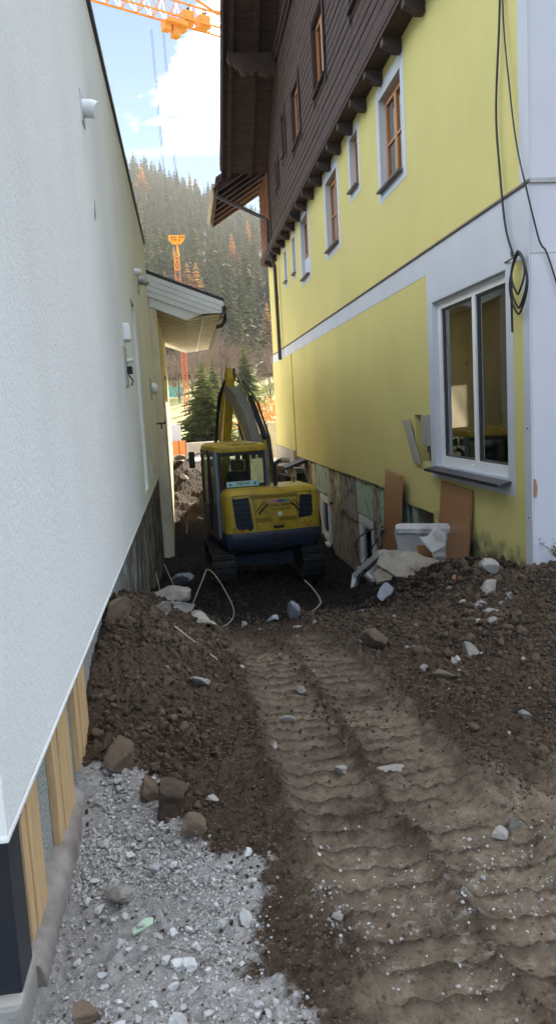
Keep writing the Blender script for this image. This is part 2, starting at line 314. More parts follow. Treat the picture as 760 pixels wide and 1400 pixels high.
def ground_mat():
    m, nt, b = base_mat('excavated_soil')
    at = lambda n: nd(nt, 'ShaderNodeAttribute', attribute_name=n).outputs['Fac']
    p = pos(nt)
    n1 = noise_(nt, p, 2.3, 8, 0.68); n2 = noise_(nt, p, 17, 8, 0.72); n3 = noise_(nt, p, 75, 5, 0.7)
    soil = mixc(nt, ramp(nt, n1, 0.33, 0.7), (0.030, 0.020, 0.0135), (0.080, 0.054, 0.035))
    soil = mixc(nt, ramp(nt, n2, 0.52, 0.72), soil, (0.095, 0.070, 0.050))
    soil = mixc(nt, ramp(nt, n3, 0.60, 0.68), soil, (0.20, 0.165, 0.13))
    n4 = noise_(nt, p, 38, 6, 0.75)
    soil = mixc(nt, ramp(nt, n4, 0.50, 0.36), soil, (0.019, 0.013, 0.010))  # crevice shade between crumbs put into the colour as dark specks
    wet_shade = mixc(nt, ramp(nt, n2, 0.4, 0.7), (0.005, 0.004, 0.0037), (0.014, 0.011, 0.010))  # damp pit soil, darkened further to paint in the shade round the excavator
    soil = mixc(nt, at('wet_shade'), soil, wet_shade)
    pack = mixc(nt, ramp(nt, n2, 0.36, 0.7), (0.135, 0.103, 0.074), (0.255, 0.203, 0.148))
    pack = mixc(nt, ramp(nt, n4, 0.46, 0.36), pack, (0.085, 0.064, 0.048))  # same painted crevice shade on the packed lane
    f = nd(nt, 'ShaderNodeMath', operation='MULTIPLY', use_clamp=True); nt.links.new(at('pack'), f.inputs[0]); nt.links.new(ramp(nt, n1, 0.25, 0.55), f.inputs[1])
    c = mixc(nt, f.outputs[0], soil, pack)
    grav = mixc(nt, ramp(nt, n2, 0.34, 0.68), (0.17, 0.16, 0.15), (0.34, 0.325, 0.31))
    grav = mixc(nt, ramp(nt, n3, 0.56, 0.70), grav, (0.50, 0.49, 0.48))
    grav = mixc(nt, at('yard'), grav, (0.56, 0.50, 0.41))
    ga = nd(nt, 'ShaderNodeMath', operation='ADD'); nt.links.new(at('gravel'), ga.inputs[0])
    gm = nd(nt, 'ShaderNodeMath', operation='MULTIPLY_ADD'); nt.links.new(n2, gm.inputs[0]); gm.inputs[1].default_value = 1.1; gm.inputs[2].default_value = -0.55
    nt.links.new(gm.outputs[0], ga.inputs[1])
    c = mixc(nt, ramp(nt, ga.outputs[0], 0.40, 0.66), c, grav)
    nt.links.new(c, b.inputs['Base Color']); b.inputs['Roughness'].default_value = 0.95; b.inputs['Specular IOR Level'].default_value = 0.12
    pr = bump(nt, b, n2, 0.55, 0.035); pr = bump(nt, b, n3, 0.6, 0.012, pr)
    bump(nt, b, noise_(nt, p, 260, 3, 0.7), 0.4, 0.004, pr)
    return m
MT['ground'] = ground_mat()
def terrain_mat():
    m, nt, b = base_mat('meadow_and_forest_floor')
    g = nd(nt, 'ShaderNodeNewGeometry'); sp = nd(nt, 'ShaderNodeSeparateXYZ'); nt.links.new(g.outputs['Position'], sp.inputs[0])
    n1 = noise_(nt, pos(nt), 0.12, 5, 0.6)
    grass = mixc(nt, ramp(nt, n1, 0.3, 0.7), (0.20, 0.20, 0.05), (0.33, 0.29, 0.085))
    floor = mixc(nt, ramp(nt, n1, 0.3, 0.7), (0.05, 0.05, 0.03), (0.12, 0.10, 0.06))
    c = mixc(nt, ramp(nt, sp.outputs[1], 105, 135), grass, floor)
    nt.links.new(c, b.inputs['Base Color']); b.inputs['Roughness'].default_value = 0.95
    return m
MT['terrain'] = terrain_mat()

# ------------------------------------------------------------------ mesh helpers
class MB:
    def __init__(s): s.v = []; s.f = []
    def add(s, vs, fs):
        o = len(s.v); s.v += [tuple(v) for v in vs]; s.f += [tuple(i+o for i in f) for f in fs]; return s
    def box(s, x0, x1, y0, y1, z0, z1):
        return s.add([(x0,y0,z0),(x1,y0,z0),(x1,y1,z0),(x0,y1,z0),(x0,y0,z1),(x1,y0,z1),(x1,y1,z1),(x0,y1,z1)],
                     [(0,3,2,1),(4,5,6,7),(0,1,5,4),(1,2,6,5),(2,3,7,6),(3,0,4,7)])
    def obox(s, c, sx, sy, sz, M=None):
        q = [Vector((a*sx/2, b*sy/2, d*sz/2)) for d in (-1, 1) for a, b in ((-1,-1),(1,-1),(1,1),(-1,1))]
        if M is not None: q = [M @ p for p in q]
        return s.add([p+Vector(c) for p in q], [(0,3,2,1),(4,5,6,7),(0,1,5,4),(1,2,6,5),(2,3,7,6),(3,0,4,7)])
    def bar(s, a, b, w, h, upv=(0, 0, 1)):
        a, b = Vector(a), Vector(b); d = (b-a).normalized(); u = Vector(upv)
        if abs(d.dot(u)) > 0.98: u = Vector((1, 0, 0))
        r = d.cross(u).normalized(); u = r.cross(d).normalized()
        vs = [p + r*i*w/2 + u*j*h/2 for p in (a, b) for i, j in ((-1,-1),(1,-1),(1,1),(-1,1))]
        return s.add(vs, [(0,3,2,1),(4,5,6,7),(0,1,5,4),(1,2,6,5),(2,3,7,6),(3,0,4,7)])
    def tube(s, pts, r, n=8, cap=True):
        pts = [Vector(p) for p in pts]; rs = r if isinstance(r, (list, tuple)) else [r]*len(pts)
        o = len(s.v); prev = None
        for i, p in enumerate(pts):
            d = (pts[min(i+1, len(pts)-1)]-pts[max(i-1, 0)]).normalized()
            if prev is None:
                u = d.orthogonal().normalized()
            else:
                u = (prev - d*prev.dot(d));  u = u.normalized() if u.length > 1e-6 else d.orthogonal().normalized()
            prev = u; w = d.cross(u)
            for k in range(n):
                t = 2*math.pi*k/n; s.v.append(tuple(p+(u*math.cos(t)+w*math.sin(t))*rs[i]))
        for i in range(len(pts)-1):
            for k in range(n):
                a = o+i*n+k; b = o+i*n+(k+1) % n; s.f.append((a, b, b+n, a+n))
        if cap:
            s.f.append(tuple(o+k for k in range(n))[::-1]); e = o+(len(pts)-1)*n; s.f.append(tuple(e+k for k in range(n)))
        return s
    def prism(s, poly, ax, a0, a1):
        """poly: 2-D points in the plane normal to axis ax ('x': (y,z), 'y': (x,z), 'z': (x,y))."""
        def P(p, t): return {'x': (t, p[0], p[1]), 'y': (p[0], t, p[1]), 'z': (p[0], p[1], t)}[ax]
        n = len(poly); vs = [P(p, a0) for p in poly]+[P(p, a1) for p in poly]
        fs = [tuple(range(n))[::-1], tuple(range(n, 2*n))]+[(i, (i+1) % n, n+(i+1) % n, n+i) for i in range(n)]
        return s.add(vs, fs)
    def loft(s, layers):
        o = len(s.v); n = len(layers[0])
        for L in layers: s.v += [tuple(p) for p in L]
        for i in range(len(layers)-1):
            for k in range(n):
                a = o+i*n+k; b = o+i*n+(k+1) % n; s.f.append((a, b, b+n, a+n))
        s.f.append(tuple(o+k for k in range(n))[::-1]); e = o+(len(layers)-1)*n; s.f.append(tuple(e+k for k in range(n)))
        return s
    def build(s, name, mat, parent=None, smooth=False, bev=0.0, seg=2):
        me = bpy.data.meshes.new(name); me.from_pydata(s.v, [], s.f); me.update()
        import bmesh as _b
        bm = _b.new(); bm.from_mesh(me); _b.ops.recalc_face_normals(bm, faces=bm.faces)
        if bev > 0:
            es = [e for e in bm.edges if len(e.link_faces) == 2 and e.calc_face_angle(0) > 0.5]
            _b.ops.bevel(bm, geom=es, offset=bev, segments=seg, affect='EDGES', profile=0.6, clamp_overlap=True)
        bm.to_mesh(me); bm.free()
        if smooth:
            for p in me.polygons: p.use_smooth = True
            try: me.set_sharp_from_angle(angle=math.radians(40))
            except Exception: pass
        return link(name, me, mat, parent)
def link(name, me, mat, parent=None):
    o = bpy.data.objects.new(name, me); COL.objects.link(o)
    if mat is not None and len(me.materials) == 0: me.materials.append(MT[mat] if isinstance(mat, str) else mat)
    if parent is not None: attach(o, parent)
    return o
ROOTM = {}
def attach(o, parent):
    o.parent = parent
    o.matrix_parent_inverse = ROOTM[parent.name].inverted() if parent.name in ROOTM else Matrix.Identity(4)
def tag(o, label, cat, group=None, kind=None):
    o['label'] = label; o['category'] = cat
    if group: o['group'] = group
    o['kind'] = kind or 'thing'
    return o
def thing(name, label, cat, loc, group=None):
    o = bpy.data.objects.new(name, None); COL.objects.link(o); o.location = loc; o.empty_display_size = 0.3
    ROOTM[o.name] = Matrix.Translation(loc)
    return tag(o, label, cat, group)
def struct(o): o['kind'] = 'structure'; return o
def panel(mb, ax, f, b, a0, a1, z0, z1, holes):
    """wall slab with rectangular openings; ax 'x': plane x=f..b spanning y=a, ax 'y': plane y=f..b spanning x=a."""
    A = sorted({a0, a1, *[h[0] for h in holes], *[h[1] for h in holes]}); A = [a for a in A if a0 <= a <= a1]
    Z = sorted({z0, z1, *[h[2] for h in holes], *[h[3] for h in holes]}); Z = [z for z in Z if z0 <= z <= z1]
    def P(t, a, z): return (t, a, z) if ax == 'x' else (a, t, z)
    solid = lambda i, j: 0 <= i < len(A)-1 and 0 <= j < len(Z)-1 and not any(h[0]-1e-6 <= A[i] and A[i+1] <= h[1]+1e-6 and h[2]-1e-6 <= Z[j] and Z[j+1] <= h[3]+1e-6 for h in holes)
    for i in range(len(A)-1):
        for j in range(len(Z)-1):
            if not solid(i, j): continue
            p = [(A[i], Z[j]), (A[i+1], Z[j]), (A[i+1], Z[j+1]), (A[i], Z[j+1])]
            for t in (f, b): mb.add([P(t, *q) for q in p], [(0, 1, 2, 3)])
            for (di, dj), (q0, q1) in (((0,-1),(0,1)), ((1,0),(1,2)), ((0,1),(2,3)), ((-1,0),(3,0))):
                if not solid(i+di, j+dj): mb.add([P(f, *p[q0]), P(f, *p[q1]), P(b, *p[q1]), P(b, *p[q0])], [(0, 1, 2, 3)])
def merge_mesh(me, d=1e-5):
    import bmesh as _b
    bm = _b.new(); bm.from_mesh(me); _b.ops.remove_doubles(bm, verts=bm.verts, dist=d); _b.ops.recalc_face_normals(bm, faces=bm.faces); bm.to_mesh(me); bm.free()

# numpy value noise
def _hash(ix, iy, seed):
    n = (ix.astype(np.int64)*374761393 + iy.astype(np.int64)*668265263 + seed*1442695041) & 0x7fffffff
    n = ((n ^ (n >> 13))*1274126177) & 0x7fffffff
    return ((n ^ (n >> 16)) & 0xffff)/65535.0
def vnoise(x, y, seed=0):
    ix = np.floor(x); iy = np.floor(y); fx = x-ix; fy = y-iy
    u = fx*fx*fx*(fx*(fx*6-15)+10); v = fy*fy*fy*(fy*(fy*6-15)+10)
    a = _hash(ix, iy, seed); b = _hash(ix+1, iy, seed); c = _hash(ix, iy+1, seed); d = _hash(ix+1, iy+1, seed)
    return (a*(1-u)+b*u)*(1-v)+(c*(1-u)+d*u)*v
def fbm(x, y, f, oct=4, seed=0, gain=0.5):
    s = 0; a = 1; t = 0
    ca, sa = math.cos(0.6), math.sin(0.6)
    for i in range(oct):
        s = s+a*(vnoise(x*f, y*f, seed+i*17)-0.5); t += a; a *= gain; f *= 2.03
        x, y = x*ca-y*sa, x*sa+y*ca
    return s/t
def sst(a, b, x): t = np.clip((x-a)/(b-a), 0, 1); return t*t*(3-2*t)

def instances_mesh(name, bv, bf, P, S, R, tint=None):
    """one mesh from many copies of a small base mesh: P (n,3), S (n,3), R (n,3,3)"""
    n = len(P); nv = len(bv)
    V = np.einsum('nij,nvj->nvi', R, bv[None]*S[:, None, :])+P[:, None, :]
    F = (bf[None]+(np.arange(n)*nv)[:, None, None]).reshape(-1, bf.shape[1])
    return np_mesh(name, V.reshape(-1, 3), F, np.repeat(tint, nv) if tint is not None else None)
def np_mesh(name, V, F, tint=None, attrs=None):
    me = bpy.data.meshes.new(name); k = F.shape[1]
    me.vertices.add(len(V)); me.vertices.foreach_set('co', V.astype(np.float32).ravel())
    me.loops.add(F.size); me.loops.foreach_set('vertex_index', F.astype(np.int32).ravel())
    me.polygons.add(len(F)); me.polygons.foreach_set('loop_start', np.arange(0, F.size, k, dtype=np.int32))
    me.update(calc_edges=True)
    at = dict(attrs or {})
    if tint is not None: at['tint'] = tint
    for nm, arr in at.items():
        a = me.attributes.new(nm, 'FLOAT', 'POINT'); a.data.foreach_set('value', np.asarray(arr, dtype=np.float32))
    return me
def rand_rot(n, rng, flat=False):
    q = rng.normal(size=(n, 4)); q /= np.linalg.norm(q, axis=1)[:, None]
    w, x, y, z = q.T
    return np.stack([np.stack([1-2*(y*y+z*z), 2*(x*y-z*w), 2*(x*z+y*w)], 1), np.stack([2*(x*y+z*w), 1-2*(x*x+z*z), 2*(y*z-x*w)], 1), np.stack([2*(x*z-y*w), 2*(y*z+x*w), 1-2*(x*x+y*y)], 1)], 1)
import bmesh
def ico(sub):
    bm = bmesh.new(); bmesh.ops.create_icosphere(bm, subdivisions=sub, radius=1.0)
    V = np.array([v.co[:] for v in bm.verts]); F = np.array([[v.index for v in f.verts] for f in bm.faces]); bm.free(); return V, F
def rock_mesh(name, seed, sub=2, ang=0.35, rough=0.12):
    """angular stone: a ball cut by random planes, then roughened"""
    r = np.random.default_rng(seed); V, F = ico(sub)
    V = V.copy()
    for _ in range(9):
        n = r.normal(size=3); n /= np.linalg.norm(n); d = r.uniform(1-ang*1.5, 1-ang*0.25)
        t = V@n; ex = np.maximum(t-d, 0); V -= ex[:, None]*n[None]*0.95
    for i in range(len(V)):
        p = Vector(V[i]*2.2+seed*3.1); V[i] *= 1+rough*mnoise.noise(p)+rough*0.5*mnoise.noise(p*2.3)
    return np_mesh(name, V, F)

# ================================================================== GROUND
def prof(pts, y): return np.interp(y, [p[0] for p in pts], [p[1] for p in pts])
MID = [(-20, 0), (3.4, 0), (5, -.06), (6.5, -.30), (8, -.62), (10, -1.02), (12, -1.32), (13.3, -1.43), (16.6, -1.46), (18, -1.2), (20, -.7), (22.5, -.1), (24.6, .22), (26.6, 0), (30, -.3), (60, -.3)]
RGT = [(-20, .0), (5, -.02), (6.6, -.06), (7.5, -.12), (8.3, -.25), (9.2, -.52), (10.4, -.86), (11.6, -1.3), (13.0, -1.78), (17.5, -1.85), (19, -1.5), (20, -.7), (22, -.1), (26, -.1), (30, -.3), (60, -.3)]
LFT = [(-20, -.15), (3.1, -.15), (3.6, -.02), (4.4, .23), (5.3, .31), (6.2, .18), (7.5, -.15), (9.4, -.58), (11.5, -.98), (13.6, -1.3), (16.6, -1.46), (18, -1.2), (20, -.6), (22.5, 0), (24.6, .25), (26.6, 0), (30, -.3), (60, -.3)]
TRK = [(1.2, .80), (1.74, .80), (2.05, .79), (2.49, .75), (2.87, .70), (3.75, .68), (5.14, .64), (6.5, .60), (8, .6), (10, .6)]
def ground_h(x, y, detail=True):
    x = np.asarray(x, float); y = np.asarray(y, float)
    m = prof(MID, y); r = prof(RGT, y); l = prof(LFT, y)
    wx = x + 0.18*fbm(x, y, 1.4, 3, 5)
    wl_ = 1-sst(-.62, .30, wx); wr = sst(1.7, 2.75, wx)
    h = m*(1-wl_-wr)+l*wl_+r*wr
    g = lambda cx, cy, sx, sy, a: a*np.exp(-((x-cx)/sx)**2-((y-cy)/sy)**2)
    h = h+g(2.75, 7.55, .30, .30, .06)+g(-.15, 4.5, .28, .5, .07)+g(3.0, 6.6, .4, .3, .05)+g(3.6, 6.5, .5, .3, .05)
    h = h+g(-.2, 22.5, .5, 1.2, .25)
    if not detail: return h
    tx = x-prof(TRK, y)
    on = ((np.abs(tx) < .43)).astype(float)*sst(1.0, 1.3, y)*(1-sst(5.6, 6.4, y))
    edge = sst(.40, .34, np.abs(tx))
    track = edge*sst(1.0, 1.3, y)*(1-sst(5.5, 6.3, y))*(.45+.55*sst(-.2, .15, fbm(x, y, 1.1, 2, 41)+.12))
    gravel = gravel_mask(x, y)
    loose = (1-track*.8)*(1-.55*gravel)
    far = 1-sst(9, 20, y)*.3
    h = h+0.055*fbm(x, y, 1.7, 4, 1)*loose+.30*fbm(x, y, 1.3, 4, 15)*sst(17, 19, y)*(1-sst(24.5, 26, y))
    bl = np.abs(fbm(x, y, 6.5, 4, 9))*2
    h = h+0.044*(bl-.2)*loose*far*(0.7+0.6*sst(0, .5, fbm(x, y, .9, 2, 77)+.25))*(1+.9*sst(1.5, 2.3, x)*sst(4, 6, y)+.7*sst(.35, -.1, x)*sst(3.3, 4, y))
    h = h+0.042*np.abs(fbm(x, y, 20, 3, 3))*2*(0.35+0.65*loose)
    h = h+0.020*(fbm(x, y, 50, 2, 8))*(0.5+0.5*loose)
    # pressed track lane: sunk, with cross ribs, and a squeezed-up ridge between and beside the belts
    rib = rib_pattern(x, y, tx)
    h = h+track*(-.020+.026*rib*(0.35+1.1*vnoise(x*18, y*12, 5)))
    ridge = np.exp(-(tx/.035)**2)+.8*np.exp(-((np.abs(tx)-.40)/.05)**2)
    h = h+ridge*sst(1.0, 1.3, y)*(1-sst(5.6, 6.6, y))*(.018+.05*(vnoise(x*16, y*16, 6)-.3))
    return h
def rib_pattern(x, y, tx):
    yy = y+0.025*fbm(x, y, 3, 3, 21)+.06*tx+.04*np.sign(tx)
    ph = (yy/.125) % 1.0
    return np.where(ph < .22, np.sin(ph/.22*math.pi), 0.0)*sst(.10, .40, vnoise(x*5, y*7, 44))
def gravel_mask(x, y):
    e = 0.20*fbm(x, y, 2.6, 4, 31)+.09*fbm(x, y, 14, 3, 33)
    edge = np.interp(y, [0, 1.6, 1.85, 2.05, 2.35, 2.6, 2.85, 3.1, 3.4, 3.7], [.20, .20, .14, .06, .12, .16, -.08, -.16, -.28, -.9])
    gm = sst(.20, -.12, x+e-edge)
    # crushed stone smeared over the lane near the camera
    p2 = sst(.07, .16, fbm(x, y, 1.3, 3, 55)+.10*sst(2.9, 2.2, y))*sst(3.0, 2.3, y)*.34
    p3 = .9*np.exp(-((x-2.45)/.26)**2-((y-6.0)/.22)**2)+.8*np.exp(-((x-1.9)/.18)**2-((y-2.55)/.22)**2)
    yard = sst(23.6, 25.0, y)
    return np.clip(np.maximum(np.maximum(gm, yard), np.maximum(p2, p3*sst(-.15, .15, fbm(x, y, 7, 2, 3)+.05))), 0, 1)
def grow(a, b, d0, k):
    out = [a]
    while out[-1] < b: out.append(out[-1]+d0); d0 *= k
    return out
xs = sorted([-0.75-v for v in grow(.05, 30, .05, 1.45)])+list(np.arange(-.75, 3.42, .0125))+list(np.arange(3.42, 5.5, .045))+grow(5.52, 42, .06, 1.25)
ys = sorted([1.15-v for v in grow(.03, 14, .03, 1.3)])
y_ = 1.15
while y_ < 8.5: ys.append(y_); y_ += max(.006, .0033*y_)
ys += list(np.arange(y_, 14, .05))+list(np.arange(14, 27, .10))+list(np.arange(27, 46, .5))
GX, GY = np.meshgrid(np.array(xs), np.array(ys))
GZ = ground_h(GX, GY)
gx, gy = GX.ravel(), GY.ravel()
tx = gx-prof(TRK, gy)
pack = sst(.44, .33, np.abs(tx+.05*fbm(gx, gy, 5, 3, 73)))*(1-sst(5.4, 6.3, gy))*(.75+.5*fbm(gx, gy, 2.2, 3, 71))
pack = pack*(1-.95*rib_pattern(gx, gy, tx))*(1-.8*np.exp(-(tx/.028)**2))
pack = np.clip(np.maximum(pack, .9*sst(3.0, 2.4, gy-.25*gx)*sst(.20, .5, gx)*sst(-.2, .12, fbm(gx, gy, 1.9, 4, 72)+.06)*(1-.9*rib_pattern(gx, gy, tx)*(np.abs(tx) < .42))*(1-.75*np.exp(-((tx+.05*fbm(gx, gy, 6, 2, 75))/.035)**2))), 0, 1)
wet_shade = sst(5.9, 8.0, gy+.9*fbm(gx, gy, .9, 3, 91)+0)*(1-sst(17.5, 19.5, gy))  # mask of the damp pit soil with shade painted into it
nx, ny = len(xs), len(ys)
idx = np.arange(nx*ny).reshape(ny, nx)
GF = np.stack([idx[:-1, :-1], idx[:-1, 1:], idx[1:, 1:], idx[1:, :-1]], -1).reshape(-1, 4)
gme = np_mesh('ground', np.stack([gx, gy, GZ.ravel()], 1), GF, attrs={'gravel': gravel_mask(gx, gy), 'pack': pack, 'wet_shade': wet_shade, 'yard': sst(22.5, 24.0, gy)})
for p in gme.polygons: pass
gme.polygons.foreach_set('use_smooth', np.ones(len(gme.polygons), dtype=bool))
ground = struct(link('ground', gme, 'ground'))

# far terrain: meadow rising to the wooded mountainside
MTN = [(44, -.6), (50, -.3), (70, 1.2), (100, 4.2), (150, 13), (200, 30), (300, 62), (400, 100), (500, 138), (560, 148), (640, 140)]
def terrain_h(x, y):
    x = np.asarray(x, float); y = np.asarray(y, float)
    k = np.clip(1-.003*x, .45, 1.5)
    return prof(MTN, y)*np.where(y > 100, 1+(k-1)*sst(100, 220, y), 1)+sst(110, 200, y)*9*fbm(x, y, .012, 4, 13)
TX, TY = np.meshgrid(np.linspace(-260, 320, 117), np.concatenate([np.linspace(44, 120, 20), np.linspace(126, 640, 87)]))
TZ = terrain_h(TX, TY); i2 = np.arange(TX.size).reshape(TX.shape)
tme = np_mesh('hillside_terrain', np.stack([TX.ravel(), TY.ravel(), TZ.ravel()], 1), np.stack([i2[:-1, :-1], i2[:-1, 1:], i2[1:, 1:], i2[1:, :-1]], -1).reshape(-1, 4))
tme.polygons.foreach_set('use_smooth', np.ones(len(tme.polygons), dtype=bool))
struct(link('hillside_terrain', tme, 'terrain'))

# ================================================================== WHITE HOUSE (left)
WH = thing('white_house', 'white rendered house filling the left edge, dark coping along its top', 'house', (-.6, 9, 0))
mb = MB(); panel(mb, 'x', -.57, -.75, 2.085, 16.4, .46, 5.1, [(10.15, 10.95, .62, 3.12), (8.14, 8.38, 1.95, 2.32)])
o = mb.build('wall', 'stucco', WH); merge_mesh(o.data)
MB().box(-.75, -.66, 10.0, 11.1, .47, 3.3).build('recess_back', 'stucco', WH)
MB().box(-8, -.752, 2.083, 2.3, .46, 5.1).build('end_wall', 'stucco', WH)
MB().box(-8, -.752, 16.2, 16.4, -1.8, 5.1).build('end_wall', 'stucco', WH)
MB().box(-8, -.63, 2.30, 16.39, -2.2, .455).build('plinth', 'plinth', WH)
MB().box(-8, -.54, 2.06, 16.44, 5.10, 5.16).build('coping', 'coping', WH)
MB().box(-8.2, -8, 2.1, 16.4, -1, 5.1).build('rear_wall', 'stucco', WH)
# the roundish bottom drip edge
MB().box(-.60, -.5665, 2.082, 16.4, .448, .468).build('drip_edge', 'stucco', WH, bev=.006)
# wall fittings
vent = MB().tube([(-.58, 5.95, 3.82), (-.50, 5.94, 3.815), (-.46, 5.93, 3.80)], [.062, .062, .058], 16).build('vent_pipe', 'pvc_clean', WH, True)
MB().tube([(-.462, 5.93, 3.80), (-.43, 5.925, 3.765), (-.42, 5.92, 3.735)], [.058, .045, .012], 12).build('hood', 'pvc', vent, True) if False else None
MB().box(-.572, -.562, 5.86, 6.04, 3.71, 3.93).build('wall_plate', 'white', WH, bev=.004)
MB().tube([(-.57, 11.75, 3.72), (-.50, 11.75, 3.72), (-.47, 11.75, 3.70)], [.05, .05, .035], 12).build('vent_pipe', 'pvc', WH, True)
MB().tube([(-.57, 12.5, 3.72), (-.47, 12.5, 3.72), (-.43, 12.48, 3.66)], [.065, .065, .045], 12).build('vent_pipe', 'metal_grey', WH, True)
MB().box(-.572, -.555, 12.36, 12.64, 3.52, 3.86).build('wall_plate', 'metal_grey', WH, bev=.004)
MB().box(-.575, -.50, 8.36, 8.58, 2.42, 2.60).build('wall_lamp', 'pvc_clean', WH, bev=.02, seg=3)
mb = MB().box(-.575, -.552, 8.12, 8.40, 1.93, 2.34)
ob = mb.build('socket_plate', 'metal_grey', WH, bev=.006)
MB().box(-.555, -.50, 8.22, 8.32, 2.06, 2.14).build('socket', 'black', ob, bev=.008)
MB().tube([(-.55, 8.3, 2.2), (-.49, 8.3, 2.21)], .022, 10).build('knob', 'pvc_clean', ob, True)
MB().tube([(-.54, 8.27, 2.05), (-.50, 8.26, 1.99), (-.52, 8.25, 1.94)], .008, 6).build('loose_wire', 'cable', ob, True)
lam = MB().box(-.575, -.548, 14.15, 14.45, 1.92, 2.30).build('lamp_plate', 'metal_grey', WH, bev=.006)
V, F = ico(3); 
bl_me = np_mesh('globe', V*np.array([.075, .105, .105])+np.array([-.51, 14.32, 2.12]), F); bl_me.polygons.foreach_set('use_smooth', np.ones(len(bl_me.polygons), dtype=bool))
link('globe', bl_me, 'pvc_clean', lam)
MB().tube([(-.57, 15.9, 1.47), (-.38, 15.9, 1.47)], .018, 8).tube([(-.47, 15.9, 1.47), (-.47, 15.9, 1.36)], .016, 8).tube([(-.40, 15.85, 1.50), (-.40, 15.95, 1.50)], .012, 6).build('garden_tap', 'brown_pipe', WH, True)
MB().box(-.574, -.55, 12.25, 12.55, .64, .84).build('inspection_hatch', 'white', WH, bev=.005)
# chips knocked out of the render
for (y, z, a, b2) in ((6.32, 3.22, .02, .07), (6.24, 3.16, .015, .05)):
    MB().prism([(y-a, z-b2), (y+a*.6, z-b2*.7), (y+a, z+b2*.2), (y+a*.3, z+b2), (y-a*.8, z+b2*.4)], 'x', -.5695, -.5675).build('render_chip', 'concrete', WH)

# mortar fillet at the foot of the plinth
mb = MB(); L = []
for y in np.linspace(2.26, 3.74, 16):
    j = .012*(vnoise(np.array(y*4), np.array(1.), 3)-.5); d = float(j)
    L.append([(-.66, y, -.30), (-.552+d, y, -.30), (-.553+d, y, -.13+d), (-.558+d, y, -.10), (-.570+d, y, -.072+d), (-.588, y, -.055), (-.61, y, -.045), (-.66, y, -.045)])
mb.loft(L)
cb = mb.build('mortar_fillet', 'curb', None, True); tag(cb, 'grey rounded mortar kerb along the foot of the white house plinth', 'kerb')

# boards standing against the plinth
for i, (y0, y1, lab) in enumerate(((2.36, 2.60, 'pale wooden board behind the black post, nearest the camera'), (2.93, 3.28, 'pale wooden board, middle of three on the plinth'), (3.53, 3.86, 'pale wooden board on the plinth nearest the soil mound'))):
    e = thing('wooden_board', lab, 'board', (-.61, (y0+y1)/2, -.07), 'boards fixed to the plinth')
    w = (y1-y0); g = .004
    MB().box(-.629, -.600, y0, y0+w*.30-g, -.065, .448).build('plank', 'larch_board', e, bev=.002)
    MB().box(-.629, -.594, y0+w*.30, y1, -.055, .452).build('plank', 'larch_board', e, bev=.002)
# black post on its block
ps = thing('steel_post', 'black steel corner post under the white house, bottom left', 'post', (-.66, 2.2, .02))
MB().box(-.77, -.583, 2.115, 2.27, -.036, .455).build('shaft', 'post', ps, bev=.008)
MB().box(-.775, -.575, 2.10, 2.285, .425, .459).build('head_plate', 'post', ps, bev=.003)
bk_ = MB().box(-.80, -.575, 2.07, 2.30, -.22, -.035).build('concrete_block', 'concrete', None, bev=.018, seg=2)
tag(bk_, 'small concrete footing block beneath the black steel post', 'block')

# ================================================================== EXTENSION with canopy roof (left, behind)
EX = thing('extension', 'cream extension with white boarded canopy roof beyond the white house', 'building', (-.5, 20, 0))
MB().box(-6, -.42, 16.62, 24.0, -2, 3.93).build('wall', 'ext_wall', EX)
MB().tube([(-.40, 18.6, 2.55), (-.36, 18.6, 2.50), (-.40, 18.6, 2.44)], .012, 6).build('wall_hook', 'brown_pipe', EX, True)
s_ = (3.93-4.55)/(0.98+.57)
# roof slab
MB().prism([(-6, 4.55-s_*-5.43*-1+.0), (-.57, 4.56), (1.0, 3.93), (1.0, 3.99), (-.57, 4.62), (-6, 6.75)], 'y', 16.55, 25.2).build('roof', 'coping', EX)
# boarded gable end: four lapped boards
tl, tr = (-.57, 4.55), (.98, 3.93)
for k in range(4):
    a0, a1 = k*.115, (k+1)*.115-.006
    xr = .985; 
    z = lambda x, d: tl[1]+(x-tl[0])*s_-d
    xe0 = min(xr, .98 if k < 2 else .98)
    bot = [(x, max(z(x, a1), 3.695)) for x in (-.575, (4.55-a1-3.695)/-s_-.57, xr)]
    top = [(x, max(z(x, a0), 3.70)) for x in (xr, min(xr, (4.55-a0-3.70)/-s_-.57), -.575)]
    poly = bot+top
    MB().prism([p for i, p in enumerate(poly) if p not in poly[:i]], 'y', 16.57-.006*k*0-.004*(3-k), 16.62).build('siding_board', 'siding', EX)
# lower edge beam
MB().prism([(-.56, 4.085), (.46, 3.70), (.53, 3.69), (.18, 3.585), (-.56, 3.89)], 'y', 16.60, 16.70).build('edge_beam', 'siding', EX)
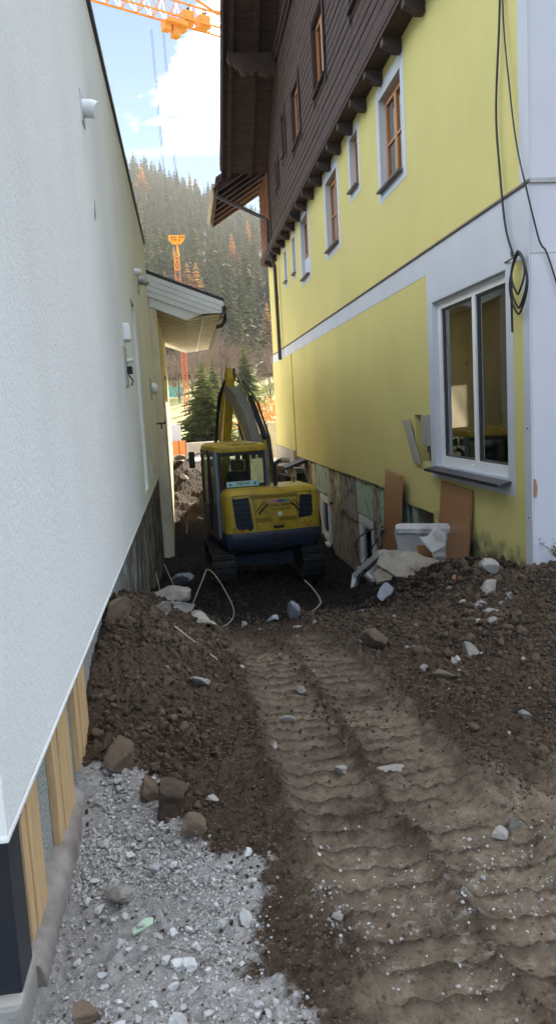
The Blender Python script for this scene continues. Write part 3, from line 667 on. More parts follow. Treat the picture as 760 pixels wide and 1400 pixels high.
# soffit boards with open joints
yb = 16.72
while yb < 25.1:
    w = .50
    pts = [(-.60, 3.90), (.19, 3.60), (.93, 3.685), (.93, 3.715), (.19, 3.63), (-.60, 3.93)]
    MB().prism(pts, 'y', yb, min(yb+w-.05, 25.15)).build('soffit_board', 'soffit_white', EX)
    MB().prism([(-.60, 3.882), (.19, 3.582), (.93, 3.667), (.93, 3.72), (.19, 3.64), (-.60, 3.94)], 'y', yb+w-.05, yb+w).build('soffit_batten', 'wood_lit' if False else 'siding', EX)
    yb += w
MB().box(.52, .565, 16.7, 25.1, 3.605, 3.645).build('cover_strip', 'siding', EX)
MB().prism([(.94, 3.67), (.99, 3.67), (.99, 3.94), (.94, 3.92)], 'y', 16.56, 25.2).build('fascia', 'brown_pipe', EX)
def half_gutter(mb, x, z, r, y0, y1, n=8):
    o = len(mb.v)
    for y in (y0, y1):
        for rr in (r, r-.008):
            for k in range(n+1):
                t = math.pi+math.pi*k/n; mb.v.append((x+rr*math.cos(t), y, z+rr*math.sin(t)))
    m = n+1
    for k in range(n):
        mb.f += [(o+k, o+k+1, o+2*m+k+1, o+2*m+k), (o+m+k, o+m+k+1, o+3*m+k+1, o+3*m+k), (o+k, o+k+1, o+m+k+1, o+m+k)]
    mb.f += [(o, o+m, o+3*m, o+2*m), (o+n, o+m+n, o+3*m+n, o+2*m+n)]
mb = MB(); half_gutter(mb, 1.065, 3.86, .07, 16.5, 25.2); mb.build('gutter', 'brown_pipe', EX, True)
MB().tube([(1.065, 17.6, 3.80), (1.06, 17.6, 3.66), (.98, 17.6, 3.55), (.85, 17.6, 3.52)], .045, 10).build('downpipe_elbow', 'brown_pipe', EX, True)

# ================================================================== YELLOW HOUSE (right)
YH = thing('yellow_house', 'tall yellow house with dark timber upper storey along the right side', 'house', (3.4, 16, 0))
UW = [(10.72, 11.88, 4.76, 6.08), (13.30, 13.93, 5.31, 6.20), (15.12, 16.28, 4.77, 6.14), (18.60, 19.70, 4.79, 6.20), (20.75, 21.2, 5.18, 6.12), (22.45, 22.9, 5.25, 6.12)]
SHOP = (7.40, 9.66, .78, 2.84)
BW = [(13.46, 14.60, -1.54, -.49), (17.80, 18.92, -1.63, -.49)]
holes = UW+[SHOP, (9.84, 26.95, -.8, .12), (11.2, 26.95, .12, .24), (9.86, 10.55, .78, 1.43)]
mb = MB(); panel(mb, 'x', 3.2, 3.52, 6.89, 26.9, -.8, 6.5, holes)
o = mb.build('wall', 'yellow', YH); merge_mesh(o.data)
MB().box(3.40, 3.5, 9.8, 10.6, .7, 1.5).build('niche_back', 'black', YH)
# facade facing the camera
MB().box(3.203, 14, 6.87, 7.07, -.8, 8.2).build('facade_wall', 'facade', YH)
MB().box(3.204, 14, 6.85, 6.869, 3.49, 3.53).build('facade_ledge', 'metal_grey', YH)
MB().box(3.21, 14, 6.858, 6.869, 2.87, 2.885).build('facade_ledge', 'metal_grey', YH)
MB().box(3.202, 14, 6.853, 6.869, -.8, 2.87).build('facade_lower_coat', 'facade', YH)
MB().box(3.5, 14, 26.6, 26.88, -1, 10).build('end_wall', 'yellow', YH)
MB().box(13.8, 14, 7.1, 26.6, -1, 9).build('rear_wall', 'yellow', YH)
for z in (.05, 3.35, 6.35): MB().box(3.53, 13.8, 7.1, 26.6, z, z+.12).build('floor_slab', 'dark_floor', YH)
MB().box(6.2, 6.3, 7.1, 26.6, .2, 6.3).build('inner_wall', 'interior', YH)
# painted bands and strips, each a thin coat proud of the yellow render
B = .004
def coat(y0, y1, z0, z1, hole=None, name='painted_band', t=B, bev=0):
    mb = MB(); panel(mb, 'x', 3.2-t, 3.2-.0005, y0, y1, z0, z1, [hole] if hole else [])
    ob = mb.build(name, 'white', YH); merge_mesh(ob.data); return ob
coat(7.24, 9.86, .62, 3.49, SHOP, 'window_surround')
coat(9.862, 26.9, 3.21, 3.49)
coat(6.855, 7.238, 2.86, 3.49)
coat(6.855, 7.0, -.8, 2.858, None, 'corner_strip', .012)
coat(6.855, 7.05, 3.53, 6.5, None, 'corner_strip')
MB().box(3.175, 3.199, 6.845, 26.9, 3.492, 3.512).build('ledge', 'sill_brown', YH)
for (y0, y1, z0, z1) in UW:
    w = .17 if y1-y0 > .8 else .11
    coat(y0-w, y1+w*.9, z0-.13, z1+w, (y0, y1, z0, z1), 'window_surround')
for (y0, y1, z0, z1) in UW+[SHOP]:
    mb = MB(); panel(mb, 'x', 3.1985, 3.46, y0+.0006, y1-.0006, z0+.0006, z1-.0006, [(y0+.007, y1-.007, z0+.007, z1-.007)])
    ob = mb.build('reveal_lining', 'white', YH); merge_mesh(ob.data)
# windows of the upper storey, wood frames set back in the reveal
def wood_window(y0, y1, z0, z1, xf, sashes, parent, depth=.07, mid=True, sill=True, fw=.055):
    mb = MB(); panel(mb, 'x', xf, xf+depth, y0, y1, z0, z1, [(y0+fw, y1-fw, z0+fw, z1-fw)])
    fr = mb.build('window', 'wood_frame', parent); merge_mesh(fr.data)
    ya, yb2 = y0+fw+.002, y1-fw-.002; n = sashes; sw = (yb2-ya)/n
    for k in range(n):
        a, b = ya+k*sw+.003, ya+(k+1)*sw-.003; sf = .05
        mb = MB(); panel(mb, 'x', xf-.012, xf+.045, a, b, z0+fw+.002, z1-fw-.002, [(a+sf, b-sf, z0+fw+sf, z1-fw-sf)])
        if mid: mb.box(xf-.008, xf+.03, a+sf-.002, b-sf+.002, z0+(z1-z0)*.48, z0+(z1-z0)*.48+.035)
        so = mb.build('sash', 'wood_frame', fr)
        MB().box(xf+.012, xf+.018, a+sf-.004, b-sf+.004, z0+fw+sf-.004, z1-fw-sf+.004).build('pane', 'glass', fr)
    if sill: MB().box(3.12, xf, y0-.02, y1+.02, z0-.008, z0+.022).build('sill', 'sill_brown', fr, bev=.004)
    return fr
for i, (y0, y1, z0, z1) in enumerate(UW):
    zz = z0 if i != 3 else z0+.48
    wood_window(y0+.002, y1-.002, zz+.004, z1-.002, 3.30, 2 if y1-y0 > .8 else 1, YH, mid=(i in (0, 2)), sill=(i != 3), fw=.055 if y1-y0 > .8 else .04)
    if i == 3:
        MB().box(3.27, 3.33, y0+.002, y1-.002, z0+.02, zz).build('parapet_panel', 'white', YH)
        MB().box(3.12, 3.30, y0-.02, y1+.02, z0-.008, z0+.018).build('sill', 'sill_brown', YH, bev=.004)
    MB().box(3.50, 3.51, y0-.1, y1+.1, z0-.1, z1+.1).build('curtain', 'curtain', YH)
# shop window
xf = 3.27
mb = MB(); panel(mb, 'x', xf, xf+.09, SHOP[0]+.002, SHOP[1]-.002, SHOP[2]+.002, SHOP[3]-.002, [(7.50, 8.40, .90, 2.74), (8.49, 9.55, .90, 2.74)])
sw = mb.build('shop_window', 'pvc_clean', YH); merge_mesh(sw.data); sw['label'] = 'large white two-pane window nearest the corner'
for a, b in ((7.50, 8.40), (8.49, 9.55)):
    MB().box(xf+.04, xf+.05, a-.004, b+.004, .896, 2.744).build('pane', 'glass', sw)
    mb = MB(); panel(mb, 'x', xf+.02, xf+.04, a, b, .90, 2.74, [(a+.022, b-.022, .922, 2.718)]); mb.build('gasket', 'sill_metal', sw)
for y in (8.30, 8.56, 9.45): MB().tube([(xf-.002, y, .845), (xf-.014, y, .845)], .016, 10).build('drain_cap', 'pvc_clean', sw, True)
MB().prism([(3.05, .722), (3.275, .757), (3.275, .778), (3.05, .742)], 'y', 7.33, 9.72).build('sill', 'sill_metal', sw, bev=.003)
MB().box(3.05, 3.065, 7.325, 9.725, .708, .742).build('sill_lip', 'sill_metal', sw)
# the room behind it
MB().box(3.53, 6.2, 10.3, 10.4, .2, 3.3).build('inner_wall', 'interior_yellow', YH)
MB().box(4.6, 4.7, 9.0, 10.3, .2, 3.3).build('inner_wall', 'interior', YH)
MB().box(4.05, 4.12, 7.2, 8.0, 1.1, 3.3).build('inner_wall', 'interior', YH)
for k in range(7):
    MB().bar((3.75+.02*k, 7.45+.12*k, .92), (4.0+.02*k, 7.75+.12*k, 1.65), .10, .015, (1, 0, 0)).build('stored_slat', 'soffit_white', YH)
MB().box(3.7, 4.3, 8.5, 9.6, .17, .93).build('stored_cabinet', 'dark_floor', YH)
MB().box(3.72, 4.2, 8.6, 9.4, .94, 1.0).build('stored_shelf', 'interior_yellow', YH)
MB().box(3.75, 4.1, 8.75, 9.3, 1.01, 1.1).build('stored_tray', 'plate_blue', YH)

# foundation laid bare by the dig
mb = MB(); panel(mb, 'x', 3.30, 3.62, 9.5, 26.9, -2.4, .30, BW+[(9.9, 10.85, -.6, .10)])
fo = mb.build('foundation_wall', 'foundation', YH); merge_mesh(fo.data)
# insulation panels along the top of the foundation
PAN = [(11.25, 11.55, -.9, .20, 'xps_mint'), (12.42, 12.86, -.55, .23, 'xps_mint'), (12.88, 13.40, -.85, .235, 'xps_grey'), (13.42, 14.72, -.46, .235, 'xps_mint'), (14.95, 15.70, -.66, .235, 'xps_grey'),
       (15.72, 16.35, -.62, .235, 'xps_grey'), (16.38, 16.98, -.60, .235, 'xps_cream'), (17.10, 17.35, -.52, .235, 'xps_grey'), (17.52, 17.78, -.62, .235, 'xps_cream'), (17.80, 19.30, -.46, .235, 'xps_mint'), (19.45, 20.05, -.60, .235, 'xps_cream'), (20.1, 20.95, -.66, .235, 'xps_grey'), (21.0, 21.7, -.7, .235, 'xps_cream'), (21.75, 22.4, -.7, .235, 'xps_grey')]
for i, (y0, y1, z0, z1, m_) in enumerate(PAN):
    r = random.Random(i); n = 7; top = []; bot = []
    for k in range(n+1):
        y = y0+(y1-y0)*k/n; top.append((y, z1-r.uniform(0, .10 if m_ != 'xps_mint' else .03))); bot.append((y, z0+r.uniform(-.02, .035)))
    top[0] = (top[0][0]+r.uniform(0, .03), top[0][1])
    MB().prism(bot+top[::-1], 'x', 3.225+r.uniform(0, .02), 3.298).build('insulation_panel', m_, YH)
for y0, y1 in ((10.86, 10.98), (9.86, 9.93)): MB().box(3.24, 3.4, y0, y1, -.5, .10).build('insulation_panel', 'xps_mint', YH)
# torn lower edge of the yellow coat
r = random.Random(5)
pts = [(11.2, .24)]; y = 11.2
while y < 26.8: y += r.uniform(.12, .3); pts.append((y, .235+r.uniform(-.035, .02)))
MB().prism(pts+[(26.85, .30), (11.2, .30)], 'x', 3.204, 3.26).build('torn_edge', 'xps_grey', YH)
# cellar windows
for i, (y0, y1, z0, z1) in enumerate(BW):
    mb = MB(); panel(mb, 'x', 3.235, 3.36, y0+.003, y1-.003, z0+.003, z1-.003, [(y0+.13, y1-.13, z0+.15, z1-.14)])
    cw = mb.build('cellar_window', 'pvc', YH); merge_mesh(cw.data); cw['label'] = ('white cellar window behind the tangled cable', 'white cellar window beside the excavator')[i]
    mb = MB(); panel(mb, 'x', 3.26, 3.33, y0+.132, y1-.132, z0+.152, z1-.142, [(y0+.19, y1-.19, z0+.21, z1-.20)]); mb.build('sash', 'pvc', cw)
    MB().box(3.29, 3.30, y0+.185, y1-.185, z0+.205, z1-.195).build('pane', 'glass_fac', cw)
    MB().box(3.17, 3.25, y0-.02, y1+.02, z0-.07, z0+.0).build('sill', 'pvc', cw, bev=.006)
    MB().box(3.9, 3.95, y0-.4, y1+.4, z0-.3, z1+.3).build('room_back', 'interior', YH)
MB().box(3.6, 4.6, 9.5, 11, -.9, -.8).build('room_floor', 'dark_floor', YH)
# rounded far pier with pink-grey foot, small porch roof beside it
MB().box(3.17, 3.199, 22.4, 26.9, .40, 3.2).build('thick_render', 'yellow', YH)
MB().box(3.11, 3.30, 22.42, 26.92, -.15, .40).build('pier_foot', 'wall_warm', YH, bev=.01)
cr_ = thing('cellar_entrance', 'low pale cellar entrance wall with small dark roof behind the excavator', 'wall', (2.9, 21, -1.0))
MB().box(2.75, 3.22, 21.4, 24.5, -1.6, -.05).build('wall', 'wall_warm', cr_, bev=.01)
MB().prism([(2.62, -.02), (3.2, .16), (3.2, .24), (2.62, .05)], 'y', 20.6, 21.5).build('roof', 'coping', cr_)
for y in (20.7, 21.0, 21.3): MB().box(2.82, 2.92, y, y+.08, -1.6, -.02).build('post', 'xps_cream', cr_)

# ---- timber storey
XW = 2.97; ZB = 6.50; EAVE_Y = 23.75; RIDGE_Y = 15.3
def gz(y): return 8.74+(24.1-RIDGE_Y-abs(y-RIDGE_Y))*.64   # underside of the gable roof at the wall
TWIN = [(11.35, 12.45, 7.60, 8.85), (14.57, 15.72, 7.62, 8.88), (17.55, 18.66, 7.60, 8.82), (19.85, 20.45, 8.0, 8.95), (21.42, 21.95, 7.62, 8.25)]
MB().prism([(6.9, ZB), (EAVE_Y, ZB), (EAVE_Y, gz(EAVE_Y)), (RIDGE_Y, gz(RIDGE_Y)), (6.9, gz(6.9))], 'x', 3.12, 3.5).build('timber_backing', 'trim_dark', YH)
MB().box(3.12, 3.5, EAVE_Y, 26.5, ZB, 8.9).build('timber_backing', 'trim_dark', YH)
PH = .165; z = ZB; row = 0
while z < gz(RIDGE_Y)-.1:
    z1 = z+PH-.012; zm = (z+z1)/2
    half = 24.1-RIDGE_Y-max(0, (z1-8.74)/.64)
    ya, yb2 = max(6.9, RIDGE_Y-half), min(EAVE_Y, RIDGE_Y+half)
    cuts = [(a-.02, b+.02) for (a, b, c, d) in TWIN if c-.02 < zm < d+.02]
    segs = []; cur = ya
    for a, b in sorted(cuts):
        if a > cur: segs.append((cur, a))
        cur = max(cur, b)
    if cur < yb2: segs.append((cur, yb2))
    rr = random.Random(row)
    for a, b in segs:
        while b-a > 0.15:
            e = min(b, a+rr.uniform(3.6, 5.2))
            if b-e < .8: e = b
            dx = rr.uniform(-.003, .003)
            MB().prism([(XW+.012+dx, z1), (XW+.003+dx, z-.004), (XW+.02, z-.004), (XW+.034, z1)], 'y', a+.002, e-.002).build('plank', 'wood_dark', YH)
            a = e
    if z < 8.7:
        MB().prism([(XW+.012, z1), (XW-.012, z-.004), (XW+.02, z-.004), (XW+.034, z1)], 'y', EAVE_Y+.005, 26.5).build('plank', 'wood_lit', YH)  # far planks: warm bounce light put into a brighter, redder board colour
    z += PH; row += 1
MB().box(XW-.03, XW+.06, EAVE_Y-.06, EAVE_Y+.04, ZB, 8.8).build('corner_board', 'wood_dark', YH)
for y0, y1, z0, z1 in TWIN:
    for a, b in ((y0-.02, y0), (y1, y1+.02)): MB().box(XW-.005, 3.12, a, b, z0, z1).build('reveal', 'wood_dark', YH)
    MB().box(XW-.005, 3.12, y0, y1, z1, z1+.02).build('reveal', 'wood_dark', YH)
    fr = wood_window(y0+.002, y1-.002, z0+.002, z1-.002, 3.05, 1 if y1-y0 < .8 else 2, YH, mid=False, sill=False, fw=.05, depth=.05)
    MB().box(3.112, 3.118, y0, y1, z0, z1).build('curtain', 'interior', fr)
    MB().box(XW-.06, 3.06, y0-.05, y1+.05, z0-.03, z0).build('sill', 'trim_dark', fr)
    # fretwork boards either side: scalloped edge
    for s, ye in ((-1, y0), (1, y1)):
        pts = [(ye, z0-.18), (ye, z1+.12)]; n = 12
        for k in range(n, -1, -1):
            t = z0-.18+(z1-z0+.30)*k/n; pts.append((ye+s*(.07+.025*math.cos(k*2.1)), t))
        MB().prism(pts, 'x', XW-.03, XW-.013).build('fretwork', 'trim_dark', YH)
# bottom beam and corbels
MB().box(XW-.05, 3.195, 6.9, 26.5, 6.40, 6.498).build('bottom_beam', 'wood_dark', YH)
MB().box(XW-.06, XW-.02, 6.9, 26.5, 6.46, 6.62).build('drip_board', 'wood_dark', YH)
for k in range(20):
    y = 7.64+k*1.0
    if y > 26.4: break
    MB().prism([(XW-.03, 6.40), (3.195, 6.40), (3.195, 6.22), (3.10, 6.22), (3.03, 6.27), (XW-.03, 6.30)], 'y', y-.065, y+.065).build('corbel', 'trim_dark', YH)
# cornice between timber storey and gable
for z0, d in ((10.42, .06), (10.56, .10), (10.70, .06)):
    hw = 24.1-RIDGE_Y-(z0+.1-8.74)/.64
    MB().box(XW-d, XW, RIDGE_Y-hw, RIDGE_Y+hw, z0, z0+.07).build('cornice', 'wood_dark', YH)
# ---- gable roof
XV = 1.66
def roof_pt(y, dz=0): return (y, gz(y)+dz)
for sgn in (1, -1):
    ye = RIDGE_Y+sgn*(24.15-RIDGE_Y)
    MB().prism([(RIDGE_Y, gz(RIDGE_Y)), roof_pt(ye), roof_pt(ye, .22), (RIDGE_Y, gz(RIDGE_Y)+.22)], 'x', XV, 14.3).build('roof_slope', 'wood_soffit', YH)
    MB().prism([(RIDGE_Y, gz(RIDGE_Y)+.222), roof_pt(ye+sgn*.05, .222), roof_pt(ye+sgn*.05, .30), (RIDGE_Y, gz(RIDGE_Y)+.30)], 'x', XV-.05, 14.4).build('roof_tiles', 'roof_tile', YH)
    MB().prism([(RIDGE_Y, gz(RIDGE_Y)-.14), roof_pt(ye, -.14), roof_pt(ye, .24), (RIDGE_Y, gz(RIDGE_Y)+.24)], 'x', XV-.045, XV-.004).build('bargeboard', 'wood_dark', YH)
    MB().prism([(RIDGE_Y, gz(RIDGE_Y)+.08), roof_pt(ye, .08), roof_pt(ye, .31), (RIDGE_Y, gz(RIDGE_Y)+.31)], 'x', XV-.075, XV-.046).build('bargeboard', 'wood_dark', YH)
    for x in (1.78, 2.42):
        MB().prism([(RIDGE_Y, gz(RIDGE_Y)-.12), roof_pt(ye, -.12), roof_pt(ye, -.002), (RIDGE_Y, gz(RIDGE_Y)-.002)], 'x', x, x+.11).build('rafter', 'wood_soffit', YH)
    # soffit boards along the overhang
    yy = 0.4
    while yy < 24.1-RIDGE_Y:
        a = RIDGE_Y+sgn*yy; b = RIDGE_Y+sgn*(yy+.19)
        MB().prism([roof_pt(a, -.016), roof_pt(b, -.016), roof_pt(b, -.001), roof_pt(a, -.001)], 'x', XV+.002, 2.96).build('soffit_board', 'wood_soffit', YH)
        yy += .20
# carved purlin heads
def purlin(y):
    zt = gz(y)-.13
    prof_ = [(3.1, zt), (1.74, zt), (1.72, zt-.14), (1.78, zt-.22), (1.88, zt-.23), (1.93, zt-.32), (2.03, zt-.36), (2.05, zt-.47), (2.14, zt-.50), (2.28, zt-.46), (2.38, zt-.49), (2.50, zt-.45), (2.62, zt-.49), (2.75, zt-.53), (3.1, zt-.53)]
    MB().prism(prof_, 'y', y-.12, y+.12).build('purlin', 'wood_dark', YH, bev=.01, seg=1)
for y in (20.9, RIDGE_Y, 9.6): purlin(y)
# ---- lower eave with gutter beyond the gable
def ez(x): return 8.30+(x-1.50)*.62
MB().prism([(1.50, ez(1.5)+.16), (8.0, ez(8)+.16), (8.0, ez(8)+.30), (1.50, ez(1.5)+.30)], 'y', 24.16, 28.9).build('eave_roof', 'wood_soffit', YH)
MB().prism([(1.44, ez(1.44)+.302), (8.0, ez(8)+.302), (8.0, ez(8)+.37), (1.44, ez(1.44)+.37)], 'y', 24.16, 28.95).build('roof_tiles', 'roof_tile', YH)
for k in range(7):
    y = 24.2+k*.76
    MB().prism([(1.52, ez(1.52)-.05), (3.6, ez(3.6)-.05), (3.6, ez(3.6)+.158), (1.52, ez(1.52)+.158)], 'y', y, y+.12).build('rafter', 'wood_dark', YH)
MB().prism([(1.47, 8.25), (1.50, 8.27), (1.50, 8.58), (1.47, 8.56)], 'y', 24.18, 28.9).build('fascia', 'wood_dark', YH)
mb = MB(); half_gutter(mb, 1.39, 8.46, .085, 24.1, 28.95); mb.build('gutter', 'gutter_pale', YH, True)
for k in range(6): MB().box(1.30, 1.48, 24.3+k*.85, 24.34+k*.85, 8.45, 8.468).build('gutter_bracket', 'brown_pipe', YH)
MB().tube([(1.39, 24.45, 8.40), (1.40, 24.42, 8.22), (1.50, 24.4, 8.12), (2.85, 24.25, 7.42), (2.90, 24.2, 7.36), (2.92, 24.2, 7.22), (2.92, 24.2, 6.55), (3.0, 24.2, 6.2), (3.08, 24.2, 6.0), (3.09, 24.2, 3.16)], .055, 10).build('downpipe', 'brown_pipe', YH, True)
for z in (6.8, 5.0, 3.7): MB().tube([(3.09 if z < 6 else 2.92, 24.2, z), (3.09 if z < 6 else 2.92, 24.2, z+.05)], .064, 10).build('pipe_clamp', 'brown_pipe', YH, True)
# small junction fittings by the shop window
MB().box(3.17, 3.205, 9.87, 10.18, 1.02, 1.43).build('meter_cover', 'metal_grey', YH, bev=.004)
for z in (.9, 1.08, 1.26): MB().box(3.34, 3.40, 10.28, 10.46, z, z+.10).build('meter_module', 'sill_metal', YH, bev=.005)
# a broken-out corner showing brick
MB().prism([(3.206, .66), (3.228, .65), (3.24, .74), (3.225, .82), (3.206, .83)], 'y', 6.846, 6.8525).build('exposed_brick', 'brick_red', YH)
for z in (1.3, .45): MB().tube([(3.187, 6.93, z), (3.18, 6.93, z)], .008, 6).build('screw', 'sill_metal', YH)


# ================================================================== EXCAVATOR
EXC = thing('excavator', 'yellow and dark blue tracked mini excavator working down the alley', 'excavator', (1.27, 14.53, -1.43))
TH = math.radians(8)
EXC.rotation_euler = (0, 0, TH); ROOTM.pop('excavator')
EM = Matrix.Translation((1.27, 14.53, -1.43)) @ Matrix.Rotation(TH, 4, 'Z'); EMI = EM.inverted()
def plan(x0, x1, yr, yf, r, ins=0.0, bulge=.03, n=6):
    x0 += ins; x1 -= ins; yr += ins; p = [(x1, yf), (x0, yf)]
    for k in range(n+1):
        t = math.pi+math.pi/2*k/n; p.append((x0+r+r*math.cos(t), yr+r+r*math.sin(t)))
    for k in range(1, 6):
        u = k/6; p.append((x0+r+(x1-x0-2*r)*u, yr-bulge*4*u*(1-u)))
    for k in range(n+1):
        t = 1.5*math.pi+math.pi/2*k/n; p.append((x1-r+r*math.cos(t), yr+r+r*math.sin(t)))
    return p
lay = lambda z, *a, **k: [(x, y, z) for x, y in plan(*a, **k)]
hood = MB().loft([lay(.925, -.84, .89, -1.12, -.2, .13), lay(1.44, -.84, .89, -1.12, -.2, .13), lay(1.56, -.84, .89, -1.12, -.2, .13, .012), lay(1.635, -.84, .89, -1.12, -.2, .13, .045), lay(1.675, -.84, .89, -1.12, -.2, .13, .10), lay(1.685, -.84, .89, -1.12, -.2, .13, .16)]).build('engine_hood', 'ex_yellow', EXC, True)
skirt = MB().loft([lay(.60, -.86, .92, -1.15, 1.0, .15, .07), lay(.66, -.86, .92, -1.15, 1.0, .15, .02), lay(.88, -.86, .92, -1.15, 1.0, .15), lay(.92, -.86, .92, -1.15, 1.0, .15, .015)]).build('counterweight', 'ex_blue', EXC, True)
MB().box(-.12, .16, -1.205, -1.14, .66, .72).build('tow_slot', 'black', skirt, bev=.01)
MB().box(.74, .84, -1.17, -1.10, .72, .80).build('tie_eye', 'black', skirt, bev=.01)
YR = -1.12-.03
def rear(poly, name, mat, t=.006, par=hood, off=0.0):
    # poly in (x,z); follow the slight bulge of the rear sheet
    f = lambda x: -1.12-.03*4*max(0, (x+.73)/1.51)*max(0, 1-(x+.73)/1.51)
    n = len(poly); vs = [(x, f(x)-t-off, z) for x, z in poly]+[(x, f(x)+.01, z) for x, z in poly]
    return MB().add(vs, [tuple(range(n)), tuple(range(n, 2*n))[::-1]]+[(i, (i+1) % n, n+(i+1) % n, n+i) for i in range(n)]).build(name, mat, par)
rear([(-.71, 1.53), (-.42, 1.545), (-.36, .98), (-.62, .99), (-.67, 1.05)], 'grille', 'ex_panel')
rear([(.52, 1.53), (.74, 1.51), (.74, 1.20), (.71, 1.13), (.47, 1.11)], 'grille', 'ex_panel')
rear([(-.40, 1.575), (.48, 1.565), (.46, 1.50), (-.38, 1.51)], 'vent_slot', 'ex_slot')
rear([(-.31, 1.17), (.43, 1.16), (.42, 1.08), (-.30, 1.09)], 'vent_slot', 'ex_slot')
rear([(.0, 1.01), (.20, 1.01), (.19, .965), (.01, .965)], 'latch', 'black', .012)
rear([(-.04, 1.04), (.24, 1.045), (.24, 1.03), (-.04, 1.025)], 'lip', 'ex_slot', .01)
for x, m_ in ((-.66, 'amber'), (-.56, 'red'), (-.42, 'black'), (.64, 'red'), (.75, 'amber')):
    rear([(x-.03, .985), (x+.03, .987), (x+.03, .955), (x-.03, .953)], 'marker_light', m_, .01)
# panel gaps and grab handles
rear([(-.72, 1.588), (.76, 1.583), (.76, 1.577), (-.72, 1.582)], 'panel_gap', 'black', .003)
rear([(-.345, 1.57), (-.338, 1.57), (-.285, .96), (-.292, .96)], 'panel_gap', 'black', .003)
rear([(.462, 1.56), (.468, 1.56), (.445, .96), (.439, .96)], 'panel_gap', 'black', .003)
for k in range(5): rear([(-.68+.008*k, 1.47-.09*k), (-.41+.008*k, 1.475-.09*k), (-.41+.008*k, 1.462-.09*k), (-.68+.008*k, 1.457-.09*k)], 'grille_bar', 'ex_blue', .010)
for k in range(4): rear([(.53-.01*k, 1.47-.09*k), (.73, 1.462-.09*k), (.73, 1.449-.09*k), (.53-.01*k, 1.457-.09*k)], 'grille_bar', 'ex_blue', .010)
for x in (-.70, .70):
    for z in (1.02, 1.55): MB().tube([(x, -1.10, z), (x, -1.155, z)], .012, 8).build('bolt', 'black', hood, True)
MB().tube([(.60, -.5, 1.42), (.60, -.5, 1.78), (.60, .6, 1.78), (.60, .6, 1.40)], .014, 8).build('grab_rail', 'black', EXC, True)
# print on the rear sheet
rear([(-.07, 1.465), (.09, 1.467), (.09, 1.425), (-.07, 1.423)], 'print_strip', 'strip_a', .004)
rear([(.09, 1.467), (.20, 1.468), (.20, 1.426), (.09, 1.425)], 'print_strip', 'strip_b', .004)
rear([(.20, 1.468), (.33, 1.469), (.33, 1.427), (.20, 1.426)], 'print_strip', 'strip_c', .004)
def text(body, loc, size, mat, parent, rot=0.0, name='lettering', local=True):
    cu_ = bpy.data.curves.new(name, 'FONT'); cu_.body = body; cu_.size = size; cu_.extrude = .0008; cu_.align_x = 'CENTER'; cu_.align_y = 'CENTER'
    cu_.materials.append(MT[mat]); ob = bpy.data.objects.new(name, cu_); COL.objects.link(ob)
    bpy.context.view_layer.update()
    me = bpy.data.meshes.new_from_object(ob); me.name = name; me.materials.clear(); me.materials.append(MT[mat]); bpy.data.objects.remove(ob)
    ob = bpy.data.objects.new(name, me); COL.objects.link(ob)
    ob.parent = parent; ob.location = loc; ob.rotation_euler = (math.pi/2, rot, 0)
    return ob
text('MICHAEL MARTIN', (.13, -1.166, 1.375), .066, 'ink', hood)
text('T 0664 58 50 703', (.13, -1.166, 1.30), .052, 'ink', hood)
def script(cx, cz, ang, n, h, L):
    # two lines of slanting hand-lettered script, unreadable at this distance
    mb = MB()
    for row, (k, hh) in enumerate(((n, h*.7), (n-1, h))):
        pts = []
        for i in range(k*8+1):
            u = i/(k*8); a = (u-.5)*L+.012*math.sin(i*1.9); b = -row*.065+hh*.5*math.sin(i*math.pi/2.1)*(.6+.4*math.sin(i*.7))
            pts.append((cx+a*math.cos(ang)-b*math.sin(ang), -1.158, cz+a*math.sin(ang)+b*math.cos(ang)))
        mb.tube(pts, .005 if row == 0 else .009, 4)
    return mb.build('lettering', 'ink', hood)
script(-.22, 1.37, .80, 5, .05, .24); script(.47, 1.37, -.85, 5, .05, .24)
MB().tube([(.13, -1.15, 1.215), (.13, -1.172, 1.215)], .038, 16).build('badge', 'pvc_clean', hood, True)
MB().tube([(.08, -.95, 1.66), (.08, -1.07, 1.60)], .035, 12).build('rear_camera', 'black', hood, True)
# exhaust
MB().tube([(.17, -.80, 1.66), (.165, -.80, 1.98), (.18, -.80, 2.07), (.24, -.80, 2.12), (.31, -.80, 2.13)], .038, 12).build('exhaust_pipe', 'black', EXC, True)
MB().tube([(.29, -.80, 2.132), (.45, -.79, 2.125)], .05, 12).build('exhaust_tip', 'rust_tip', EXC, True)
# cab
CX0, CX1, CYR, CYF, CZ0, CZ1 = -.87, .08, -.62, .95, .78, 2.36
cabm = MB()
cab = cabm.box(CX0, CX1, CYR+.02, CYF, CZ0-.05, CZ0+.12).build('cab_floor', 'ex_blue', EXC)
MB().box(CX0+.03, CX1-.01, CYR+.03, CYF-.4, CZ0+.12, CZ0+.62).build('seat_base', 'seat', EXC, bev=.03)
roofm = MB()
def rr_plan(x0, x1, y0, y1, r, z, n=5):
    out = []
    for cx_, cy_, t0 in ((x1-r, y1-r, 0), (x0+r, y1-r, .5), (x0+r, y0+r, 1), (x1-r, y0+r, 1.5)):
        for k in range(n+1):
            t = math.pi*(t0+.5*k/n); out.append((cx_+r*math.cos(t), cy_+r*math.sin(t), z))
    return out
rf = MB().loft([rr_plan(CX0, CX1, CYR-.02, CYF+.02, .10, 2.33), rr_plan(CX0-.01, CX1+.01, CYR-.03, CYF+.03, .11, 2.38), rr_plan(CX0, CX1, CYR-.02, CYF+.02, .10, 2.43), rr_plan(CX0+.07, CX1-.07, CYR+.05, CYF-.05, .10, 2.47)]).build('cab_roof', 'ex_yellow', EXC, True)
